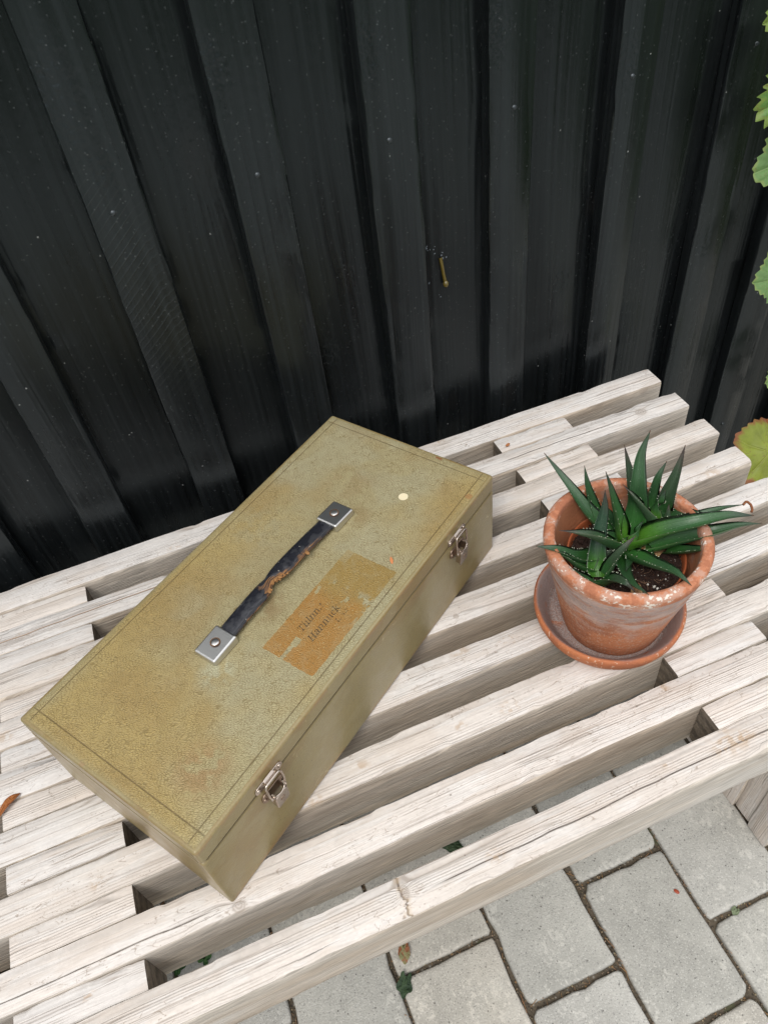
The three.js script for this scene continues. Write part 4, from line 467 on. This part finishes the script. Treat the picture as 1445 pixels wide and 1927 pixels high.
{
  const kinds = { A: [[0.036, 0.14, 0.028], [0.033, 0.092, 0.034], [0.046, 0.08, 0.046]], G: [[0.07, 0.2, 0.018], [0.032, 0.1, 0.03], [0.04, 0.06, 0.042]], R: [[0.032, 0.11, 0.03], [0.038, 0.072, 0.036], [0.072, 0.052, 0.047]], P: [[0.06, 0.19, 0.022], [0.026, 0.066, 0.036], [0.055, 0.055, 0.047]] };
  const leafMats = {}; for (const [k, [b, m, t]] of Object.entries(kinds)) { const tx = textures(256, 512, 1, 1, (u, v, c) => { c[0] = b[0]; c[1] = b[1]; c[2] = b[2]; mix3(c, m, ss(0.08, 0.42, v + 0.06 * fbm(u * 5, v * 9, 3))); mix3(c, t, ss(0.62, 0.98, v + 0.08 * fbm(u * 5 + 4, v * 7, 3))); const st = vn(u * 46, v * 3); const q = 1 + 0.13 * st + 0.12 * fbm(u * 18, v * 40, 3); c[0] *= q; c[1] *= q; c[2] *= q; const w = worley(u * 14, v * 60, 6); if (w[2] > 0.93) mix3(c, [0.22, 0.3, 0.2], 0.5 * (1 - ss(0.1, 0.3, w[0]))); if (v > 0.965) mix3(c, [0.12, 0.05, 0.025], ss(0.965, 0.99, v)); const ed = Math.min(u, 1 - u) * 2; if (ed < 0.06) mix3(c, [0.15, 0.16, 0.09], 0.4); c[3] = 0.5 + 0.3 * st + 0.25 * fbm(u * 30, v * 70, 2); }); leafMats[k] = new THREE.MeshPhysicalMaterial({ ...tx, bumpScale: 0.0004, roughness: 0.42, clearcoat: 0.25, clearcoatRoughness: 0.4 }); }
  const spineMat = std({ color: new THREE.Color(0.55, 0.6, 0.45), roughness: 0.6 }), O = aloe.position, r = rng(8), centre = V3(0.385, 0, 0.385), pup = V3(0.3235, 0, 0.413), side = V3(0.428, 0, 0.378);
  leaves.forEach(([kind, width, ...pts], li) => {
    const cur = new THREE.CatmullRomCurve3(pts.map((p) => V3(...p))), NS = 30, NP = 7, pos = [], uv = [], idx = [], sp = []; const hub = [20, 21, 22, 23].includes(li) ? pup : [5, 6, 7, 8, 13, 14].includes(li) ? side : centre; const up0 = V3(0, 1, 0), tw = (r() - 0.5) * 0.9;
    for (let j = 0; j <= NS; j++) {
      const t = j / NS, p = cur.getPoint(t), T = cur.getTangent(t), inw = V3(hub.x - p.x, 0, hub.z - p.z); if (inw.length() > 1e-4) inw.normalize(); const N = up0.clone().multiplyScalar(1).addScaledVector(inw, 0.55); N.addScaledVector(T, -N.dot(T)).normalize(); const B = new THREE.Vector3().crossVectors(T, N).normalize(); const a = tw * t * t; const N2 = N.clone().multiplyScalar(Math.cos(a)).addScaledVector(B, Math.sin(a)), B2 = B.clone().multiplyScalar(Math.cos(a)).addScaledVector(N, -Math.sin(a));
      const prof = (t < 0.14 ? mix(0.86, 1, t / 0.14) : Math.pow(Math.max(0, 1 - ((t - 0.14) / 0.86) ** 1.2), 0.92)), w = Math.max(0.0004, width * 0.62 * prof * (1 + 0.05 * fbm(t * 6 + li, 2, 2))), cup = w * (0.85 - 0.3 * t), th = Math.max(0.0003, 0.0034 * (1 - 0.75 * t) * Math.min(1, prof + 0.1));
      for (let i = 0; i < NP; i++) { const q = i / (NP - 1) * 2 - 1; const y = cup * q * q - cup * 0.5; const v = p.clone().addScaledVector(B2, w * q * (1 - 0.12 * q * q)).addScaledVector(N2, y); pos.push(v.x - O.x, v.y - O.y, v.z - O.z); uv.push(i / (NP - 1), t); }
      for (let i = NP - 2; i > 0; i--) { const q = i / (NP - 1) * 2 - 1; const y = cup * q * q - cup * 0.5 - th * (1 - q * q); const v = p.clone().addScaledVector(B2, w * q * (1 - 0.12 * q * q)).addScaledVector(N2, y); pos.push(v.x - O.x, v.y - O.y, v.z - O.z); uv.push(i / (NP - 1), t); }
      if (j > 2 && j < NS - 3 && width > 0.012) for (const q of [-1, 1]) { if (t > 0.66 || r() < 0.68) continue; const v = p.clone().addScaledVector(B2, w * q * 0.88).addScaledVector(N2, cup * 0.5); const g = new THREE.ConeGeometry(0.0004, 0.0016, 5); g.translate(0, 0.0007, 0); const d = B2.clone().multiplyScalar(q).addScaledVector(N2, 0.5).addScaledVector(T, 0.35).normalize(); g.applyQuaternion(new THREE.Quaternion().setFromUnitVectors(up0, d)); g.translate(v.x - O.x, v.y - O.y, v.z - O.z); sp.push(g); }
    }
    const m = NP * 2 - 2; for (let j = 0; j < NS; j++) for (let i = 0; i < m; i++) { const a = j * m + i, b = j * m + (i + 1) % m; idx.push(a, b, a + m, b, b + m, a + m); }
    const g = new THREE.BufferGeometry(); g.setAttribute('position', new THREE.Float32BufferAttribute(pos, 3)); g.setAttribute('uv', new THREE.Float32BufferAttribute(uv, 2)); g.setIndex(idx); g.computeVertexNormals(); const mat = leafMats[kind].clone(); mat.side = THREE.DoubleSide; const lf = part('leaf', g, mat, aloe); if (sp.length) part('spines', join(sp), spineMat, lf);
    if (li === 9) { const e = pts[pts.length - 1], c = part('dried_tip', wire([[e[0] - O.x - 0.002, e[1] - O.y, e[2] - O.z], [e[0] - O.x + 0.003, e[1] - O.y + 0.002, e[2] - O.z - 0.001], [e[0] - O.x + 0.006, e[1] - O.y - 0.001, e[2] - O.z + 0.003], [e[0] - O.x + 0.0045, e[1] - O.y - 0.003, e[2] - O.z + 0.008], [e[0] - O.x + 0.002, e[1] - O.y - 0.004, e[2] - O.z + 0.010]], 0.0014, 24), std({ color: new THREE.Color(0.2, 0.07, 0.025), roughness: 0.9 }), lf); c.userData.label = 'curled brown dried leaf tip'; }
  });
}

// ---------------------------------------------------------------- thin leaves: vine and litter
function leafSheet(R, seed, { teeth = 26, lobe = 0.22, long = 1, curl = 0.2, depth = 0.12 } = {}) { // lies in x-y, tip towards -x, upper face +z
  const NA = 156, NR = 9, pos = [], uv = [], idx = [];
  for (let j = 0; j <= NR; j++) for (let i = 0; i < NA; i++) { const a = i / NA * Math.PI * 2, q = a / (2 * Math.PI) * teeth + 0.35 * vn(a * 2 + seed, 4), saw = (q - Math.floor(q)); const rr = R * (1 + lobe * Math.cos(5 * (a - Math.PI)) * 0.5 + depth * (saw < 0.72 ? saw / 0.72 : (1 - saw) / 0.28) - depth * 0.5 + 0.1 * fbm(Math.cos(a) * 2 + seed, Math.sin(a) * 2, 2)) * (Math.abs(a) < 0.35 || a > 5.93 ? 0.7 : 1); const t = j / NR, x = Math.cos(a) * rr * t * long, y = Math.sin(a) * rr * t; pos.push(x, y, R * curl * (0.6 * t * t * Math.cos(2 * a + seed) + 0.35 * fbm(x / R * 1.6 + seed, y / R * 1.6, 3)) - 0.06 * R * (1 - Math.min(1, Math.abs(Math.sin(2.5 * (a - Math.PI))) * 3)) * t); uv.push(0.5 + Math.cos(a) * t * 0.5, 0.5 + Math.sin(a) * t * 0.5); }
  for (let j = 0; j < NR; j++) for (let i = 0; i < NA; i++) { const a = j * NA + i, b = j * NA + (i + 1) % NA; idx.push(a, a + NA, b, b, a + NA, b + NA); }
  const g = new THREE.BufferGeometry(); g.setAttribute('position', new THREE.Float32BufferAttribute(pos, 3)); g.setAttribute('uv', new THREE.Float32BufferAttribute(uv, 2)); g.setIndex(idx); g.computeVertexNormals(); return g;
}
const vineTex = (base, vein, rim, amt, seed) => textures(256, 256, 1, 1, (x, y, c) => { const dx = x - 0.5, dy = y - 0.5, a = Math.atan2(dy, dx), d = Math.hypot(dx, dy) * 2; c[0] = base[0]; c[1] = base[1]; c[2] = base[2]; const n = fbm(x * 7 + seed, y * 7, 4), q = 1 + 0.35 * n; c[0] *= q; c[1] *= q; c[2] *= q; const va = Math.abs(Math.sin(2.5 * (a - Math.PI))) * d; if (va < 0.05) mix3(c, vein, 0.6 * (1 - va / 0.05)); const v2 = Math.abs(Math.sin(d * 18 + Math.abs(Math.sin(2.5 * (a - Math.PI))) * 5)); if (v2 < 0.14) mix3(c, vein, 0.25); if (amt) { const m = ss(1 - amt, 1, d + 0.25 * n); mix3(c, rim, m); if (vn(x * 60, y * 60) > 0.6 && n > 0.05) mix3(c, [0.2, 0.11, 0.03], 0.5); } c[3] = 0.5 + 0.3 * n - (va < 0.05 ? 0.2 : 0); });
const vineMat = (t) => new THREE.MeshPhysicalMaterial({ ...t, bumpScale: 0.002, roughness: 0.55, side: THREE.DoubleSide, transmission: 0.3, thickness: 0 });
{
  const green = vineMat(vineTex([0.12, 0.26, 0.045], [0.22, 0.36, 0.1], [0.2, 0.3, 0.05], 0.15, 2)), pale = vineMat(vineTex([0.16, 0.3, 0.09], [0.28, 0.4, 0.16], [0.25, 0.35, 0.1], 0.12, 5)), old = vineMat(vineTex([0.25, 0.3, 0.02], [0.34, 0.37, 0.06], [0.28, 0.09, 0.025], 0.2, 9));
  const vine = thing('grape_vine', 'climbing vine with toothed green leaves beside the right end of the fence', 'vine', [1.0, 0, 0.02]);
  const stemPts = [[0.02, 0, 0.02], [0.0, 0.25, 0.0], [0.015, 0.5, 0.01], [-0.02, 0.8, 0.005], [0.0, 1.1, 0.01], [-0.01, 1.4, 0.0]];
  part('stem', wire(stemPts, 0.005, 60), std({ color: new THREE.Color(0.16, 0.09, 0.05), roughness: 0.9 }), vine);
  const put = (x, y, z, R, seed, mat, rx, ry, rz, opt) => { const m = part('leaf', leafSheet(R, seed, opt), mat, vine); m.position.set(x - 1.0, y, z - 0.02); m.rotation.set(rx, ry, rz); const st = wire([[0, 0, 0], [0.03, 0.01, -0.004], [Math.max(0.05, 1.0 - x) , 0.03, -0.01]], 0.0013, 12); part('leaf_stalk', st, std({ color: new THREE.Color(0.22, 0.2, 0.07), roughness: 0.8 }), m); return m; };
  put(0.79, 0.945, 0.03, 0.042, 1, green, -0.5, -0.1, 0.1);
  put(0.822, 0.855, 0.035, 0.056, 2, green, -0.45, -0.15, 0.25, { depth: 0.2 });
  put(0.828, 0.768, 0.04, 0.05, 3, pale, -0.5, 0.1, 0.1);
  put(0.882, 0.572, 0.035, 0.044, 4, pale, -0.4, 0.15, -0.1);
  put(0.972, 0.352, 0.03, 0.04, 5, pale, -0.5, 0.1, 0.1);
  put(0.984, 0.29, 0.04, 0.04, 6, pale, -0.5, 0.2, 0.2);
  put(0.92, 1.12, 0.03, 0.06, 7, green, -0.4, 0.1, 0.3); put(1.06, 0.98, 0.05, 0.06, 8, green, -0.5, 0.2, 2.4); put(1.08, 0.7, 0.05, 0.06, 9, green, -0.6, 0.1, 3.0); put(1.07, 0.45, 0.04, 0.055, 10, pale, -0.4, 0, 2.8); put(0.94, 1.3, 0.03, 0.055, 11, green, -0.4, 0, 0.4);
  const y = put(0.838, 0.327, 0.16, 0.06, 12, old, -0.95, -0.15, -0.75, { teeth: 24, depth: 0.07, curl: 0.3, lobe: 0.12 }); y.userData.label = 'large yellow green leaf with a dried orange edge'; y.children[0].visible = true;
}
// single leaves and crumbs lying about
const litter = (name, geo, mat, pos, rot, label, category, group) => { const m = part(numbered(name), geo, mat, scene); m.position.set(...pos); m.rotation.set(...rot); return tag(m, label, category, group); };
const dryMat = (a, b, seed) => std({ ...textures(128, 128, 1, 1, (x, y, c) => { const n = fbm(x * 5 + seed, y * 5, 4); c[0] = a[0]; c[1] = a[1]; c[2] = a[2]; mix3(c, b, ss(-0.12, 0.15, n)); c[3] = 0.5 + n; }), bumpScale: 0.002, roughness: 0.7, side: THREE.DoubleSide });
litter('fallen_leaf', leafSheet(0.0085, 3, { teeth: 5, lobe: 0.1, long: 1.7, curl: 0.5, depth: 0.05 }), dryMat([0.24, 0.085, 0.035], [0.21, 0.2, 0.09], 3), [0.0005, 0.006, 0.524], [-1.5, 0, 1.25], 'small red and yellow green leaf scrap on the paving below the front slat', 'leaf');
litter('fallen_leaf', leafSheet(0.0105, 5, { teeth: 3, lobe: 0.3, long: 1.5, curl: 0.45, depth: 0.02 }), dryMat([0.018, 0.04, 0.016], [0.03, 0.06, 0.022], 4), [-0.014, 0.006, 0.562], [-1.4, 0.2, 1.0], 'dark green torn leaf in a paving joint below the front slat', 'leaf');
litter('fallen_leaf', leafSheet(0.011, 7, { teeth: 4, lobe: 0.2, long: 1.6, curl: 0.4, depth: 0.02 }), dryMat([0.022, 0.045, 0.016], [0.035, 0.06, 0.022], 6), [0.127, 0.006, 0.4155], [-1.5, 0, 2.4], 'green leaf on the paving seen in the gap between the two front slats', 'leaf');
litter('fallen_leaf', leafSheet(0.0055, 9, { teeth: 3, lobe: 0.1, long: 1.2, curl: 0.2, depth: 0 }), dryMat([0.16, 0.2, 0.11], [0.2, 0.24, 0.14], 8), [0.4625, 0.002, 0.6615], [-1.57, 0, 0.4], 'tiny pale green leaf in a joint near the bench leg', 'leaf');
litter('seed', (() => { const g = new THREE.SphereGeometry(0.0026, 12, 8); g.scale(1.1, 0.5, 1.7); return g; })(), std({ color: new THREE.Color(0.32, 0.05, 0.015), roughness: 0.5 }), [0.4025, 0.0016, 0.6074], [0, 0.5, 0], 'tiny red brown seed on a paving stone right of the front slat', 'seed');
{ const pts = [[-0.3675, 0.4495, 0.3395], [-0.3555, 0.4525, 0.3285], [-0.3475, 0.4515, 0.3225], [-0.3405, 0.4500, 0.3190]], cur = new THREE.CatmullRomCurve3(pts.map((p) => V3(...p))), pos = [], idx = [], uv = [], n = 20; for (let j = 0; j <= n; j++) { const t = j / n, p = cur.getPoint(t), T = cur.getTangent(t), B = V3(-T.z, 0, T.x).normalize(), w = 0.0046 * Math.sin(Math.PI * Math.min(1, t * 0.92 + 0.06)); [-1, -0.5, 0, 0.5, 1].forEach((q, i) => { pos.push(p.x + 0.3556 + B.x * w * q, p.y - 0.45 + 0.0022 * q * q * Math.sin(Math.PI * t) + 0.001, p.z - 0.3285 + B.z * w * q); uv.push(i / 4, t); }); } for (let j = 0; j < n; j++) for (let i = 0; i < 4; i++) { const a = j * 5 + i; idx.push(a, a + 5, a + 1, a + 1, a + 5, a + 6); } const g = new THREE.BufferGeometry(); g.setAttribute('position', new THREE.Float32BufferAttribute(pos, 3)); g.setAttribute('uv', new THREE.Float32BufferAttribute(uv, 2)); g.setIndex(idx); g.computeVertexNormals(); litter('fallen_leaf', g, dryMat([0.36, 0.12, 0.025], [0.3, 0.085, 0.02], 12), [-0.3556, 0.45, 0.3285], [0, 0, 0], 'narrow orange dried leaf on the slats left of the case', 'leaf'); }
litter('bark_flake', (() => { const g = new THREE.DodecahedronGeometry(0.0035); g.scale(1.3, 0.35, 0.8); return g; })(), std({ color: new THREE.Color(0.4, 0.16, 0.06), roughness: 0.9 }), [0.404, 0.4512, 0.0615], [0, 0.4, 0], 'small orange flake on the back slats beyond the case', 'flake');
litter('paint_flake', (() => { const g = new THREE.DodecahedronGeometry(0.0034); g.scale(1.6, 0.18, 0.6); return g; })(), std({ color: new THREE.Color(0.6, 0.22, 0.08), roughness: 0.8 }), (() => { const s = 0.3542, t = 0.0335, a = 0.59638, x = s - CL / 2, z = CW / 2 - t; return [suitcase.position.x + x * Math.cos(a) + z * Math.sin(a), TOPY + CH + 0.0018, suitcase.position.z - x * Math.sin(a) + z * Math.cos(a)]; })(), [0, 1.35, 0], 'small orange flake on the case lid beside the stained label', 'flake');
for (const [x, z, s, rt, lb] of [[0.3985, 0.4045, 0.010, 0.3, 'pale dried leaf scrap on the soil right of the aloe'], [0.352, 0.446, 0.007, 1.2, 'pale dried leaf scrap on the soil at the front of the aloe']]) litter('dried_leaf_scrap', leafSheet(s, s * 900, { teeth: 3, lobe: 0.2, long: 1.8, curl: 0.5, depth: 0.02 }), dryMat([0.36, 0.22, 0.1], [0.2, 0.1, 0.04], s * 500), [x, 0.5685, z], [-1.45, 0, rt], lb, 'dried leaf');
for (const [x, z, k, lb] of [[-0.312, 0.414, 1, 'small green weed in the paving under the left spacer blocks'], [-0.274, 0.418, 2, 'small green weed in the gap behind the front slat, right of another weed']]) {
  const w = thing('weed', lb, 'weed', [x, -0.004, z]), r = rng(k * 3), m = dryMat([0.03, 0.09, 0.025], [0.05, 0.13, 0.03], k + 20);
  for (let i = 0; i < 6; i++) { const g = leafSheet(0.0035 + 0.002 * r(), i + k * 9, { teeth: 3, lobe: 0.05, long: 1.4, curl: 0.35, depth: 0.02 }); const a = i / 6 * 6.28 + r(); const l = part('leaf', g, m, w); l.position.set(Math.cos(a) * 0.005, 0.011 + 0.004 * r(), Math.sin(a) * 0.005); l.rotation.set(-1.35, 0, Math.PI - a); }
  part('stem', wire([[0, -0.004, 0], [0.001, 0.006, 0.001], [0, 0.014, 0]], 0.0012, 10), m, w);
}
// twigs, needles and grit lying in the joints
{
  const r = rng(55), g = new THREE.CylinderGeometry(0.0004, 0.0003, 0.012, 5), grit = new THREE.DodecahedronGeometry(0.0012), cx = [-0.321, -0.174, -0.022, 0.131, 0.2755, 0.4205, 0.5655, 0.711], tw = new THREE.InstancedMesh(g, std({ color: new THREE.Color(0.26, 0.15, 0.075), roughness: 1 }), 420), gm = new THREE.InstancedMesh(grit, std({ color: new THREE.Color(0.2, 0.165, 0.125), roughness: 1 }), 2600), o = new THREE.Object3D(), col = new THREE.Color();
  for (const [mesh, n, y] of [[tw, 420, -0.003], [gm, 2600, -0.0055]]) for (let i = 0; i < n; i++) {
    let x, z; if (r() < 0.62) { x = cx[Math.floor(r() * 8)] + (r() - 0.5) * 0.009; z = 0.3 + r() * 0.62; } else { const k = Math.floor(r() * 7); x = cx[k] + r() * 0.14; z = [0.545, 0.65, 0.552, 0.6545, 0.5445, 0.661, 0.553][k] + (Math.floor(r() * 4) - 2) * 0.2115 + (r() - 0.5) * 0.009; }
    o.position.set(x, y + (r() - 0.5) * 0.003, z); o.rotation.set(mesh === tw ? Math.PI / 2 + (r() - 0.5) * 0.3 : r() * 3, r() * 6.3, r() * 6.3); const s = 0.4 + r() * 0.9; o.scale.setScalar(s); o.updateMatrix(); mesh.setMatrixAt(i, o.matrix); const q = r(); col.setRGB(0.6 + q, 0.6 + q * (0.7 + 0.3 * r()), 0.6 + q * 0.6); mesh.setColorAt(i, col);
  }
  tw.name = 'twig_litter'; gm.name = 'joint_grit'; for (const m of [tw, gm]) { m.castShadow = m.receiveShadow = true; m.userData.kind = 'stuff'; paving.add(m); }
}

renderer.render(scene, camera);
